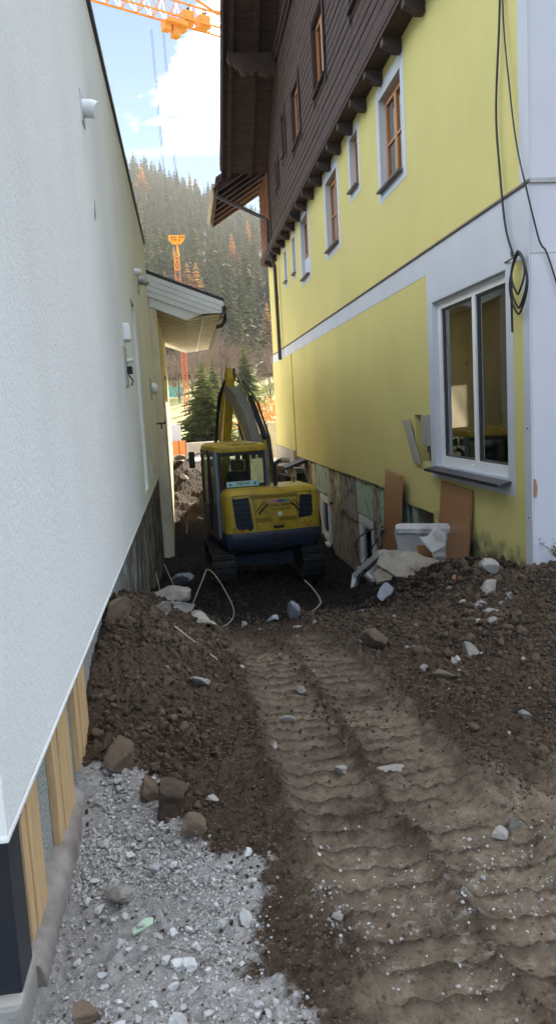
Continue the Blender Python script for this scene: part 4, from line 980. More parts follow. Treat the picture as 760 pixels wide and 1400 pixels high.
for k in range(2): MB().box(CX0+.25+.3*k, CX0+.5+.3*k, CYR+.02, CYF-.1, 2.462, 2.478).build('roof_rib', 'ex_yellow', rf, bev=.006)
def pil(p, w, name, m_): return MB().tube(p, w, 10).build(name, m_, EXC, True)
pil([(CX0+.10, CYF-.02, 2.37), (CX0+.03, CYR+.10, 2.38), (CX0+.005, CYR+.02, 2.32), (CX0, CYR, 2.20), (CX0, CYR-.03, 1.70), (CX0, CYR-.08, 1.0), (CX0, CYR-.08, .80)], .042, 'rear_pillar', 'ex_grey')
pil([(CX1-.02, CYR, 2.34), (CX1-.01, CYR-.01, 1.65)], .035, 'rear_pillar', 'ex_grey')
for x, y0, y1 in ((CX0+.02, CYF-.02, CYF-.02), (CX1-.02, CYF-.02, CYF-.02)): pil([(x, y0, 2.36), (x, y1+.05, 1.6), (x, y1, .85)], .035, 'front_pillar', 'black')
pil([(CX0+.01, .12, 2.36), (CX0-.01, .12, 1.5), (CX0, .12, .82)], .03, 'door_pillar', 'black')
# rear window frame and panes
mb = MB(); panel(mb, 'y', CYR-.01, CYR+.03, CX0+.03, CX1-.02, 1.60, 2.35, [(CX0+.10, CX1-.07, 1.74, 2.26)])
rwf = mb.build('rear_window', 'black', EXC); MB().box(CX0+.095, CX1-.065, CYR+.005, CYR+.012, 1.735, 2.265).build('pane', 'glass_dark', rwf)
for a, b in ((-.58, .08), (.16, .9)):
    mb = MB(); panel(mb, 'x', CX0-.01, CX0+.02, a, b, .86, 2.33, [(a+.06, b-.05, 1.30 if a > 0 else 1.25, 2.26)]); dr = mb.build('door' if a > 0 else 'side_window', 'ex_blue', EXC)
    MB().box(CX0, CX0+.006, a+.055, b-.045, 1.24, 2.265).build('pane', 'glass_dark', dr)
MB().box(CX1-.02, CX1, CYR+.05, CYF, .9, 1.5).build('side_panel', 'ex_blue', EXC)
MB().box(CX1-.012, CX1-.006, CYR+.05, CYF-.05, 1.5, 2.33).build('side_window', 'glass_dark', EXC)
MB().box(CX0+.04, CX1-.04, CYF-.012, CYF-.006, .9, 2.33).build('windscreen', 'glass_dark', EXC)
# seat, head rest, name plate
MB().box(-.60, -.20, -.28, -.16, 1.35, 1.95).build('seat_back', 'seat', EXC, bev=.05, seg=3)
MB().box(-.52, -.28, -.29, -.18, 1.97, 2.16).build('head_rest', 'seat', EXC, bev=.04, seg=3)
MB().box(-.78, -.70, -.50, -.42, 1.62, 1.86).build('fire_extinguisher', 'red', EXC, bev=.03, seg=3)
for x in (-.16, .0-.02): MB().box(x-.05, x+.05, CYF-.16, CYF-.10, 2.10, 2.24).build('work_lamp', 'black', EXC, bev=.012)
pl = MB().box(-.70, -.10, -.658, -.648, 1.70, 1.80).build('name_plate', 'plate_blue', EXC, bev=.003)
text('MICHI', (-.40, -.6592, 1.75), .085, 'ink', pl)
MB().prism([(-.20, 1.742), (-.175, 1.768), (-.15, 1.742), (-.175, 1.722)], 'y', -.6600, -.6585).build('heart', 'ink', pl)
MB().prism([(-.66, 1.742), (-.635, 1.768), (-.61, 1.742), (-.635, 1.722)], 'y', -.6600, -.6585).build('heart', 'ink', pl)
# mirror
mr = MB().box(-1.14, -1.02, .78, .84, 2.00, 2.32).build('mirror', 'black', EXC, bev=.03, seg=3)
MB().tube([(-1.02, .85, 2.24), (-.93, .9, 2.28), (CX0+.02, .93, 2.25)], .016, 8).build('mirror_arm', 'pvc', mr, True)
# right-hand body beside the cab
MB().loft([rr_plan(.10, .90, -.25, 1.0, .08, .92), rr_plan(.10, .90, -.25, 1.0, .08, 1.32), rr_plan(.14, .86, -.25, .95, .08, 1.42)]).build('tank_cover', 'ex_yellow', EXC, True)
# undercarriage, turned back towards the line of the alley
UCM = Matrix.Rotation(math.radians(-6), 4, 'Z')
uc = MB().box(-.55, .55, -.55, .55, .22, .42).tube([(0, 0, .42), (0, 0, .60)], .42, 20).build('undercarriage', 'ex_blue', EXC); uc.matrix_local = UCM
for sx in (-1, 1):
    xo = sx*.80; loop = []
    R_ = .27; yl = 1.0; NP = 40
    per = 4*yl+2*math.pi*R_
    mbt = MB(); core = []
    for k in range(NP):
        d = per*k/NP
        if d < 2*yl: y, z, a = -yl+d, 2*R_, 0
        elif d < 2*yl+math.pi*R_: t = (d-2*yl)/R_; y, z, a = yl+R_*math.sin(t), R_+R_*math.cos(t), -t
        elif d < 4*yl+math.pi*R_: y, z, a = yl-(d-2*yl-math.pi*R_), 0, math.pi
        else: t = (d-4*yl-math.pi*R_)/R_; y, z, a = -yl-R_*math.sin(t), R_-R_*math.cos(t), math.pi-t
        Mx = Matrix.Rotation(a, 3, 'X')
        mbt.obox((xo, y, z+.0), .40, .118, .035, Mx)
        off = Mx @ Vector((0, 0, .022)); mbt.obox((xo, y+off.y, z+off.z), .38, .030, .03, Mx)
        core.append((y, z))
    tr_ = mbt.build('track', 'rubber', EXC); tr_.matrix_local = UCM
    fr_ = MB().box(xo-.12, xo+.12, -.9, .9, .14, .40).build('track_frame', 'ex_blue', tr_)
    for y in (-1.0, 1.0): MB().tube([(xo-.13, y, R_), (xo+.13, y, R_)], .22, 18).build('sprocket', 'ex_blue', tr_)
    for y in (-.6, -.2, .2, .6): MB().tube([(xo-.10, y, .12), (xo+.10, y, .12)], .08, 12).build('roller', 'ex_blue', tr_)
# boom, stick, bucket: laid out in the vertical plane of the arm, then brought into the machine's frame
B0 = Vector((1.60, 15.62, 0)); U = Vector((-.31, .95, 0)).normalized(); W = Vector((U.y, -U.x, 0))
def A(s, z, w=0): return EMI @ (B0+U*s+W*w+Vector((0, 0, z)))
def arm_prism(poly, w0, w1, name, mat, par=EXC, bev=.012, wf=lambda z: 1.0):
    n = len(poly); vs = [A(s, z, w0*wf(z)) for s, z in poly]+[A(s, z, w1*wf(z)) for s, z in poly]
    return MB().add(vs, [tuple(range(n)), tuple(range(n, 2*n))[::-1]]+[(i, (i+1) % n, n+(i+1) % n, n+i) for i in range(n)]).build(name, mat, par, bev=bev)
MB().add([A(-.35, -.55, -.2), A(.15, -.55, -.2), A(.15, -.05, -.2), A(-.35, -.05, -.2), A(-.35, -.55, .2), A(.15, -.55, .2), A(.15, -.05, .2), A(-.35, -.05, .2)], [(0,3,2,1),(4,5,6,7),(0,1,5,4),(1,2,6,5),(2,3,7,6),(3,0,4,7)]).build('swing_post', 'ex_blue', EXC, bev=.03)
boom = arm_prism([(-.08, -.2), (.18, -.25), (.60, .55), (.98, 1.22), (1.40, 1.68), (1.86, 1.98), (1.88, 2.12), (1.76, 2.22), (1.30, 2.02), (.80, 1.62), (.36, .90)], -.11, .11, 'boom', 'ex_arm')
arm_prism([(.30, .0), (.60, .55), (.98, 1.22), (1.40, 1.68), (1.36, 1.72), (.92, 1.28), (.55, .62), (.25, .05)], -.118, .118, 'boom_stripe', 'ex_yellow', boom, .004)
arm_prism([(.20, .30), (.52, .95), (.50, 1.20), (.40, 1.12), (.12, .40)], .112, .20, 'cylinder_bracket', 'ex_yellow', boom, .01)
stick = arm_prism([(1.70, 2.10), (1.66, 2.36), (1.74, 2.60), (1.86, 2.60), (1.98, 2.30), (2.30, 1.40), (2.62, .30), (2.66, .05), (2.50, .02), (2.20, .80), (1.95, 1.55), (1.80, 1.95)], -.10, .10, 'stick', 'ex_yellow', wf=lambda z: 1.0 if z < 2.2 else max(.35, 1-(z-2.2)*1.6))
arm_prism([(1.735, 2.30), (1.72, 2.56), (1.79, 2.59), (1.82, 2.35)], .102, .135, 'stick_cheek', 'black', stick, .004)
MB().tube([A(.35, 1.02, .17), A(1.05, 1.92, .17)], .062, 12).build('arm_cylinder', 'ex_panel', boom, True)
MB().tube([A(1.02, 1.88, .17), A(1.74, 2.50, .12)], .03, 10).build('arm_rod', 'chrome', boom, True)
MB().tube([A(.15, -.05, 0), A(.55, .55, -.02)], .06, 12).build('boom_cylinder', 'black', boom, True)
MB().tube([A(1.95, 2.38, 0), A(2.45, 1.35, 0)], .05, 12).build('bucket_cylinder', 'black', stick, True)
for k, (o1, o2) in enumerate(((.02, .05), (.05, .10), (-.03, .02))):
    MB().tube([A(.1, .4+o1, .2-.03*k), A(.3, 1.0+o2, .24-.03*k), A(.75, 1.75+o1, .22-.03*k), A(1.3, 2.2+o1, .18-.02*k), A(1.7, 2.3, .13)], .016, 6).build('hose', 'cable', boom, True)
for k in range(3):
    w = -.13-.03*k
    MB().tube([A(1.7, 2.32-.04*k, w), A(1.9, 1.95, w-.05), A(2.15, 1.30-.1*k, w-.09), A(2.4, .75, w-.05), A(2.5, .3, w)], .018, 6).build('hose', 'cable', stick, True)
for k in range(3):
    MB().tube([A(1.55+.05*k, 1.80, .05*k-.05), A(1.62, 1.40-.08*k, .10), A(1.35, .95-.10*k, .12), A(1.00, .88-.07*k, .08), A(.80, 1.15, .05)], .014, 6).build('hose', 'cable', boom, True)
arm_prism([(2.45, .10), (2.75, .02), (2.95, -.35), (2.75, -.75), (2.35, -.80), (2.30, -.62), (2.60, -.52), (2.66, -.25)], -.30, .30, 'bucket', 'ex_arm')

# ================================================================== CABLES ON THE WALL
def spline(pts, n=8):
    P = [Vector(p) for p in pts]; out = []
    for i in range(len(P)-1):
        p0, p1, p2, p3 = P[max(i-1, 0)], P[i], P[i+1], P[min(i+2, len(P)-1)]
        for k in range(n):
            t = k/n; out.append(.5*((2*p1)+(p2-p0)*t+(2*p0-5*p1+4*p2-p3)*t*t+(3*p1-p0-3*p2+p3)*t**3))
    return out+[P[-1]]
cb = thing('hanging_cable', 'black cable hung down the yellow wall and coiled on a peg', 'cable', (3.15, 7.1, 2.6))
mb = MB().tube(spline([(3.17, 7.30, 6.4), (3.16, 7.335, 5.24), (3.15, 7.44, 4.33), (3.15, 7.38, 3.75), (3.15, 7.27, 3.21), (3.15, 7.10, 2.90), (3.13, 7.04, 2.84)]), .011, 7); mb.build('drop', 'cable', cb, True)
for k, (cy_, cz_, ry, rz_, x) in enumerate(((6.93, 2.66, .15, .25, 3.12), (6.98, 2.63, .17, .27, 3.14), (6.90, 2.72, .12, .19, 3.10))):
    MB().tube([(x+.01*math.sin(3*t), cy_+ry*math.sin(t), cz_+rz_*math.cos(t)) for t in np.linspace(0, 2*math.pi, 36)], .010, 6).build('coil', 'cable', cb, True)
MB().tube(spline([(3.14, 7.13, 2.72), (3.15, 7.16, 2.5), (3.15, 7.155, 2.33), (3.15, 7.15, 2.21)]), .011, 6).build('loose_end', 'cable', cb, True)
MB().tube([(3.195, 7.40, 2.90), (3.12, 7.0, 2.88)], .008, 6).tube([(3.2, 7.02, 2.9), (3.09, 7.02, 2.89), (3.09, 7.02, 2.93)], .008, 6).build('peg', 'sill_metal', cb, True)
c2 = MB().tube(spline([(3.17, 7.22, 6.4), (3.16, 7.275, 5.21), (3.14, 7.10, 4.35), (3.14, 6.97, 3.84), (3.15, 6.82, 3.45), (3.25, 6.82, 3.05), (3.29, 6.82, 2.94), (3.345, 6.83, 2.87), (3.44, 6.83, 2.59), (3.62, 6.83, 2.0), (3.7, 6.83, 1.2)]), .008, 6).build('thin_cable', 'cable', None, True)
tag(c2, 'thin black cable running over the corner onto the white facade', 'cable')

# ================================================================== DEBRIS AT THE YELLOW WALL
def gh(x, y): return float(ground_h(np.array([x]), np.array([y]))[0])
e = thing('veneered_door_leaf', 'brown veneered panel standing left of the broken concrete, dark hole beside it', 'panel', (3.1, 11.4, -.9), 'brown panels leaning on the yellow wall')
MB().add([(3.06, 10.92, .55), (3.10, 11.90, .58), (2.98, 11.93, -1.25), (2.95, 10.95, -1.25), (3.11, 10.92, .55), (3.15, 11.90, .58), (3.03, 11.93, -1.25), (3.00, 10.95, -1.25)], [(0,1,2,3),(7,6,5,4),(0,4,5,1),(1,5,6,2),(2,6,7,3),(3,7,4,0)]).build('board', 'veneer', e)
MB().add([(3.06, 10.914, .552), (3.11, 10.914, .552), (3.00, 10.944, -1.25), (2.95, 10.944, -1.25), (3.06, 10.919, .552), (3.11, 10.919, .552), (3.00, 10.949, -1.25), (2.95, 10.949, -1.25)], [(0,1,2,3),(7,6,5,4),(0,4,5,1),(1,5,6,2),(2,6,7,3),(3,7,4,0)]).build('edge_band', 'veneer_edge', e) if False else None
e = thing('veneered_door_leaf', 'brown veneered panel standing below the large white window', 'panel', (3.1, 8.9, -.3), 'brown panels leaning on the yellow wall')
MB().add([(3.16, 8.36, .575), (3.165, 9.40, .60), (3.04, 9.36, -.75), (3.035, 8.33, -.75), (3.19, 8.36, .575), (3.195, 9.40, .60), (3.07, 9.36, -.75), (3.065, 8.33, -.75)], [(0,1,2,3),(7,6,5,4),(0,4,5,1),(1,5,6,2),(2,6,7,3),(3,7,4,0)]).build('board', 'veneer', e)
# swung-open metal strip at the meter niche
e = MB().add([(3.15, 11.02, 1.36), (3.15, 10.70, 1.37), (3.15, 10.22, .76), (3.15, 10.52, .76), (3.165, 11.02, 1.36), (3.165, 10.70, 1.37), (3.165, 10.22, .76), (3.165, 10.52, .76)], [(0,1,2,3),(7,6,5,4),(0,4,5,1),(1,5,6,2),(2,6,7,3),(3,7,4,0)]).build('cover_plate', 'metal_grey', None, bev=.003)
tag(e, 'grey metal cover plate hanging askew beside the meter niche', 'metal plate')
# broken precast piece: two-tier moulding with ragged ends
def ragged(y0, y1, prof_, seed, n=10, amp=.05):
    r = random.Random(seed); L = []
    for k in range(n+1):
        y = y0+(y1-y0)*k/n; j = [r.uniform(-amp, amp) if k in (0, n) else r.uniform(-.006, .006) for _ in prof_]
        L.append([(p[0]+(r.uniform(-.01, .01)), y+(jj if k in (0, n) else 0), p[1]+jj*.2) for p, jj in zip(prof_, j)])
    return MB().loft(L)
def place(o, loc, rot): o.location = loc; o.rotation_euler = rot; return o
o = ragged(-.36, .36, [(0, -.36), (.10, -.36), (.10, .26), (.03, .26), (-.02, .23), (-.02, .17), (.02, .15), (.02, -.10), (-.03, -.13), (-.03, -.19), (0, -.21)], 2).build('broken_moulding', 'debris_white', None, False)
place(o, (2.86, 9.15, -.17), (0, math.radians(-10), math.radians(62))); tag(o, 'broken pale concrete moulding with ragged ends between the two brown panels', 'rubble')
def roughen(o, cuts, amt, f, seed):
    bm = bmesh.new(); bm.from_mesh(o.data); bmesh.ops.triangulate(bm, faces=bm.faces)
    for _ in range(cuts): bmesh.ops.subdivide_edges(bm, edges=bm.edges, cuts=1, use_grid_fill=True)
    bmesh.ops.triangulate(bm, faces=bm.faces); bm.normal_update()
    for v in bm.verts:
        p = v.co*f+Vector((seed*3.7, 1.3, 2.1)); v.co += v.normal*amt*(mnoise.noise(p)+.6*mnoise.noise(p*2.7)+.4*mnoise.noise(p*6.1))
    bm.to_mesh(o.data); bm.free(); return o
def shard(poly, th, mat, loc, rot, name, label, cat='rubble', bev=.008):
    o = MB().prism(poly, 'z', -th/2, th/2).build(name, mat, None, bev=bev, seg=1); roughen(o, 2 if th > .034 else 1, th*.35, 7, loc[1]); place(o, loc, rot); tag(o, label, cat); return o
R = math.radians
shard([(-.55, -.1), (-.3, -.18), (.1, -.15), (.5, -.06), (.55, .03), (.2, .12), (-.2, .16), (-.5, .1)], .05, 'debris_beige', (2.58, 8.35, -.27), (R(58), R(16), R(-6)), 'stone_slab', 'long beige broken slab tilted in front of the pale moulding')
shard([(-.35, -.12), (.3, -.16), (.36, .1), (-.1, .14), (-.36, .06)], .06, 'debris_beige', (2.66, 9.75, -.60), (R(40), R(-6), R(10)), 'stone_slab', 'flat beige slab lying below the tall brown panel')
shard([(-.16, -.12), (.05, -.15), (.19, -.02), (.12, .1), (-.05, .07), (-.17, .12)], .03, 'debris_white', (2.78, 8.55, .02), (R(60), R(-20), R(30)), 'plaster_piece', 'small torn white plaster piece against the right brown panel')
shard([(-.14, -.2), (.12, -.2), (.14, .18), (-.1, .22)], .035, 'veneer', (2.74, 8.72, -.28), (R(70), R(0), R(40)), 'veneer_offcut', 'broken brown veneer offcut below the white plaster piece', 'panel', .003)
# fallen white window frame profile
e = thing('fallen_frame', 'fallen white frame profile leaning beside the cellar window', 'frame', (2.9, 12.3, -1.2))
MB().bar((2.95, 11.7, -.72), (2.72, 12.7, -1.30), .13, .10).build('rail', 'pvc', e, bev=.01)
MB().bar((2.72, 12.68, -1.28), (2.60, 12.45, -1.62), .11, .09).build('stile', 'pvc', e, bev=.01)
# tangled cable
tc_ = thing('tangled_cable', 'loop of dark cable in front of the cellar window', 'cable', (2.9, 12.4, -1.0))
MB().tube(spline([(3.18, 11.98, -.35), (3.05, 12.1, -.38), (2.98, 12.9, -.58), (2.95, 13.55, -.85), (2.95, 13.5, -1.15), (2.90, 12.7, -1.22), (2.7, 12.0, -1.05), (2.5, 11.8, -1.35)]), .014, 6).build('loop', 'cable', tc_, True)
MB().tube(spline([(3.15, 12.0, -.30), (3.02, 11.85, -.40), (2.98, 12.2, -.62), (2.80, 12.35, -1.0), (2.62, 12.5, -1.5)]), .012, 6).build('loop', 'cable', tc_, True)
MB().tube(spline([(3.10, 11.95, -.28), (2.95, 11.80, -.33), (2.92, 11.75, -.55), (2.98, 12.0, -.7), (3.0, 11.8, -.9)]), .016, 6).build('loop', 'twig', tc_, True)
# weed at the facade
e = thing('weed', 'small green weed growing beside the white facade', 'plant', (3.36, 6.72, .05))
mb = MB(); r = random.Random(3)
for k in range(9):
    a = r.uniform(0, 6.28); h_ = r.uniform(.08, .2); d = Vector((math.cos(a), math.sin(a), 0)); p = Vector((3.38, 6.72, .06))
    for j in range(5):
        q = p+d*(.03+.035*j)+Vector((0, 0, h_*(j+1)/4)); s = d.cross(Vector((0, 0, 1)))*.016
        mb.add([q-s, q+s, q+d*.04+Vector((0, 0, .015))], [(0, 1, 2)])
    mb.tube([p, p+d*.1+Vector((0, 0, h_*.7)), p+d*.18+Vector((0, 0, h_))], .003, 4)
mb.build('leaves', 'bush_green', e)

# ================================================================== STONES
ROCK = [rock_mesh('stone_shape', 40+i, 3, .52, .15) for i in range(8)]
for me in ROCK:
    me.polygons.foreach_set('use_smooth', np.zeros(len(me.polygons), dtype=bool))
rcount = 0
def rock(name, x, y, size, mat, label, cat='rock', sq=(1, 1, .75), sink=.25, group=None, shape=None, rz=None):
    global rcount
    src = ROCK[(shape if shape is not None else rcount) % 8]; key = src.name+mat
    me = bpy.data.meshes.get('stone_'+key) 
    if me is None: me = src.copy(); me.name = 'stone_'+key; me.materials.clear(); me.materials.append(MT[mat])
    o = bpy.data.objects.new(name, me); COL.objects.link(o)
    r = random.Random(rcount*7+1); o.rotation_euler = (r.uniform(-.35, .35), r.uniform(-.35, .35), r.uniform(0, 6.28) if rz is None else rz)
    o.scale = (size*sq[0], size*sq[1], size*sq[2]); o.location = (x, y, gh(x, y)+size*sq[2]*(1-2*sink)*.9)
    rcount += 1
    tag(o, label, cat, group); return o
rock('boulder', -.44, 3.52, .108, 'rock_brown', 'large brown earthy rock at the far end of the mortar kerb', sq=(1.2, .9, .85))
rock('boulder', -.16, 3.17, .105, 'rock_brown', 'rounded brown rock at the front edge of the soil mound', sq=(1, .95, 1.05))
rock('boulder', -.27, 3.30, .075, 'rock_brown', 'smaller brown rock tucked behind the rounded brown rock', sq=(.9, .8, 1.0))
rock('soil_lump', -.09, 2.90, .066, 'rock_brown', 'dark soil lump in front of the rounded brown rock', 'clod')
rock('boulder', -.55, 5.05, .13, 'rock_brown', 'brown grey rock wedged against the plinth above the mound', sq=(.7, 1.2, 1.0))
rock('boulder', -.02, 4.25, .055, 'rock_grey', 'grey stone half buried in the soil mound', sq=(1.2, .9, .7))
rock('boulder', 1.15, 4.95, .135, 'rock_brown', 'large rounded rock lying on the far lane beyond the tracks', sq=(1.0, .8, .72), shape=3)
rock('boulder', 1.72, 4.62, .085, 'rock_grey', 'grey stone right of the large rounded lane rock', sq=(1.3, .9, .7))
rock('boulder', 1.42, 4.20, .08, 'rock_brown', 'flat brown stone in loose soil right of the tracks', sq=(1.2, 1, .6))
rock('field_stone', .57, 3.18, .038, 'rock_grey', 'round grey stone pressed into the track lane', 'stone', sq=(1, .9, .6))
rock('field_stone', .80, 3.17, .055, 'rock_grey', 'flat pale stone in the track lane right of the round stone', 'stone', sq=(1.2, .8, .4))
rock('field_stone', 1.03, 2.52, .035, 'rock_grey', 'grey stone at the edge of the right-hand loose soil', 'stone')
rock('field_stone', .31, 3.45, .034, 'rock_grey', 'small grey stone on the slope left of the tracks', 'stone')
rock('rubble_block', 2.72, 6.75, .12, 'rock_grey', 'squarish grey block below the yellow corner', 'rubble', sq=(1, .8, .9))
rock('rubble_block', 2.52, 6.25, .12, 'rock_grey', 'pale crumbling lump of rubble near the house corner', 'rubble', sq=(1.3, .9, .6))
rock('rubble_block', 2.30, 5.62, .10, 'rock_grey', 'pale flat patch of broken mortar below the rubble lump', 'rubble', sq=(1.7, 1.0, .35))
rock('rubble_block', 2.02, 8.05, .16, 'rock_blue', 'bluish grey broken stone in front of the beige slab', 'rubble', sq=(1.4, .8, .7))
rock('brick_piece', 2.45, 6.95, .05, 'brick_red', 'small red brick fragment on the dark soil heap', 'brick', sq=(.6, 1.2, .8))
rock('boulder', -.22, 6.5, .16, 'rock_grey', 'large grey rock on the mound behind the pipe', sq=(1.3, .9, .6))
rock('boulder', -.30, 7.6, .2, 'rock_grey', 'broad grey rock at the wall foot beyond the mound', sq=(1.3, 1, .6))
rock('boulder', -.28, 5.75, .11, 'rock_grey', 'pale topped rock on the crest of the mound', sq=(1.4, .9, .6))
rock('boulder', -.22, 12.9, .2, 'rock_blue', 'grey boulder in the trench by the left wall', sq=(1, 1, .9))
rock('rubble_block', .95, 7.55, .10, 'rock_blue', 'bluish stone standing at the edge of the dark pit', 'rubble', sq=(.9, .8, 1.2))
rock('rubble_block', .72, 7.42, .13, 'rock_blue', 'low bluish rubble left of the standing stone', 'rubble', sq=(1.8, .8, .4))
rock('rubble_block', 1.62, 7.75, .10, 'rock_blue', 'flat bluish rubble right of the pale stick', 'rubble', sq=(1.9, .8, .35))
rock('field_stone', .84, 6.42, .05, 'rock_grey', 'white stone on the brown slope before the pit', 'stone')
rr = np.random.default_rng(5)
n = 0; taken = []
while n < 42:     # stones in the loose soil
    x = rr.uniform(-.2, 3.0); y = rr.uniform(2.2, 7.0)
    if abs(x-np.interp(y, [t[0] for t in TRK], [t[1] for t in TRK])) < .40 and rr.random() < .7: continue
    if x > .36*y+.4 or gravel_mask(np.array([x]), np.array([y]))[0] > .5: continue
    rock('field_stone', x, y, rr.uniform(.018, .045), 'rock_grey', 'small grey field stone lying loose in the brown soil', 'stone', sq=(1.1, .9, .75), group='field stones in the soil'); n += 1
n = 0
while n < 230:    # pale crushed stone
    y = 1.75+rr.random()**1.3*1.75; x = rr.uniform(-.50, .25)
    if gravel_mask(np.array([x]), np.array([y]))[0] < .6: continue
    if rr.random() > np.interp(x, [-.5, -.3, .2], [1, .8, .45]): continue
    sz = rr.uniform(.008, .017) if rr.random() < .75 else rr.uniform(.017, .032)
    if any((x-a)**2+(y-b)**2 < (.85*(sz+c))**2 for a, b, c in taken): continue
    taken.append((x, y, sz))
    rock('limestone_chunk', x, y, sz, 'rock_pale', 'pale angular limestone chunk lying in the gravel', 'stone', sq=(1.15, .9, .75), sink=.12, group='limestone chunks in the gravel'); n += 1
rock('limestone_chunk', -.13, 1.93, .042, 'rock_pale', 'largest pale limestone chunk at the bottom edge of the gravel', 'stone', sq=(.8, 1.2, .9), sink=.1)
rock('limestone_chunk', -.36, 2.62, .06, 'rock_grey', 'grey limestone chunk leaning near the mortar kerb', 'stone', sq=(1.2, .9, .6), sink=.1)
rock('limestone_chunk', -.40, 2.08, .05, 'rock_brown', 'brown stone among the white gravel near the post', 'stone', sq=(1, 1, .9), sink=.1)

# loose small grains: uncountable
def rock_np(seed, sub=1):
    r = np.random.default_rng(seed); V, F = ico(sub); V = V.copy()
    for _ in range(8):
        n = r.normal(size=3); n /= np.linalg.norm(n); d = r.uniform(.35, .8); V -= np.maximum(V@n-d, 0)[:, None]*n[None]
    return V*(1+r.uniform(-.1, .1, len(V)))[:, None], F
V0, F0 = ico(1)
def grains(name, mat, n, xr, yr_, fsel, smin, smax, seed, label, cat, power=2.2, jit=.28):
    r = np.random.default_rng(seed); X = []; Y = []
    while len(X) < n:
        x = r.uniform(*xr, n*2); u = r.random(n*2); y = yr_[0]*(yr_[1]/yr_[0])**u
        k = (r.random(n*2) < fsel(x, y)) & (x < .42*y+.6) & (x > -.62); X += list(x[k]); Y += list(y[k])
    X = np.array(X[:n]); Y = np.array(Y[:n]); Z = ground_h(X, Y)
    s = smin+(smax-smin)*r.random(n)**power
    s = s*np.clip(Y/3.0, .75, 2.2)
    S = s[:, None]*r.uniform(.65, 1.25, (n, 3))
    base, F0 = rock_np(seed, 2 if smax > .03 and n < 2400 else 1)
    if smax > .03 and n < 2400: base = base*(1+r.uniform(-.26, .20, len(base)))[:, None]
    P = np.stack([X, Y, Z+s*.12], 1)
    me = instances_mesh(name, base, F0, P, S, rand_rot(n, r), r.random(n))
    o = link(name, me, mat); o['kind'] = 'stuff'; o['label'] = label; o['category'] = cat; return o
MT['grain_soil'] = island_mat('soil_grain', (0.026, 0.017, 0.011), (0.090, 0.062, 0.041), bs=.5)
MT['grain_grav'] = island_mat('gravel_grain', (0.165, 0.155, 0.145), (0.42, 0.41, 0.395), bs=.3)
MT['grain_pit'] = island_mat('pit_grain', (0.006, 0.005, 0.0045), (0.03, 0.027, 0.025), bs=.3)  # pit shade put into the crumb colour as well
def f_soil(x, y):
    t = np.abs(x-prof(TRK, y)); g_ = gravel_mask(x, y)
    return np.clip((1-.88*g_**2)*(.08+.92*sst(.34, .5, t)+.5*np.exp(-((x-prof(TRK, y))/.06)**2))*(1-.8*sst(2.9, 2.3, y-.25*x)*sst(.2, .5, x))*(.35+1.2*np.clip(fbm(x, y, 2.1, 3, 101)+.25, 0, 1)), 0, 1)
grains('soil_clods', 'grain_soil', 42000, (-.6, 3.4), (1.7, 8.6), f_soil, .002, .0145, 1, 'crumbs and clods of brown soil over the whole dig', 'soil', 4.0)
MT['clod'] = island_mat('soil_clod', (0.032, 0.021, 0.013), (0.098, 0.066, 0.042), bs=.9, bscale=45)
def f_clod(x, y):
    left = sst(.25, -.05, x)*sst(3.25, 3.5, y)*sst(6.8, 6.0, y); right = sst(1.25, 1.7, x-.08*(y-3))*sst(2.3, 3.0, y)*sst(8.2, 7.4, y)
    return np.clip(.06+left*1.0+right*.55, 0, 1)*(1-gravel_mask(x, y))*sst(.36, .46, np.abs(x-prof(TRK, y)))*np.clip(.2+2.2*fbm(x, y, 1.9, 3, 201)+.4, 0, 1)
grains('large_clods', 'clod', 2390, (-.6, 3.3), (2.2, 8.2), f_clod, .006, .0301, 6, 'larger lumps of dug soil on the mound and heap', 'soil', 4.2)
grains('gravel', 'grain_grav', 12000, (-.55, 1.4), (1.65, 3.7), lambda x, y: np.clip(gravel_mask(x, y), 0, 1)**2.6*(.15+sst(-.12, .18, fbm(x, y, 4, 3, 66)+.05)), .002, .013, 2, 'crushed pale gravel beside the white house', 'gravel', 2.0)
grains('pit_rubble', 'grain_pit', 2500, (-.5, 3.2), (7.5, 17), lambda x, y: np.full_like(x, .6), .004, .022, 3, 'scattered crumbs and chips in the dark pit', 'rubble', 3.0)
grains('pale_chips', 'grain_grav', 90, (-.5, 3.3), (1.8, 9), lambda x, y: np.full_like(x, .5), .003, .012, 4, 'pale stone chips sprinkled over the soil', 'stone chips', 2.5)

# pipe end, wires, sticks
e = thing('drain_pipe', 'broken grey drain pipe end sticking out of the mound', 'pipe', (.02, 6.6, -.2))
P0 = Vector((-.02, 6.95, -.28)); P1 = Vector((.06, 6.45, -.27))
mb = MB(); mb.tube([P0, P1], .10, 20, cap=False); mb.tube([P1, P0], .085, 20, cap=False)
o1 = len(mb.v); mb.build('barrel', 'clay_pipe', e, True)
MB().tube([(P1.x+.105*math.cos(t)*.98, P1.y+.01, P1.z+.105*math.sin(t)) for t in np.linspace(0, 6.283, 24)], .016, 6).build('collar', 'clay_pipe', e, True)
w = MB().tube(spline([(-.42, 8.2, -.05), (-.30, 7.6, -.42), (-.12, 7.0, -.25), (.05, 7.2, .02), (.12, 7.3, .12), (.22, 7.2, .02), (.33, 7.0, -.22), (.25, 6.8, -.30), (.1, 6.7, -.30)]), .004, 6).build('wire', 'twig', None, True)
tag(w, 'pale bent wire arching over the drain pipe end', 'wire')
w = MB().tube(spline([(-.38, 9.5, -.2), (-.15, 9.0, -.65), (.10, 8.4, -.62), (.05, 8.0, -.60)]), .005, 6).build('wire', 'twig', None, True)
tag(w, 'pale wire hanging from the dirty plinth into the pit', 'wire')
zb = gh(1.20, 7.9)
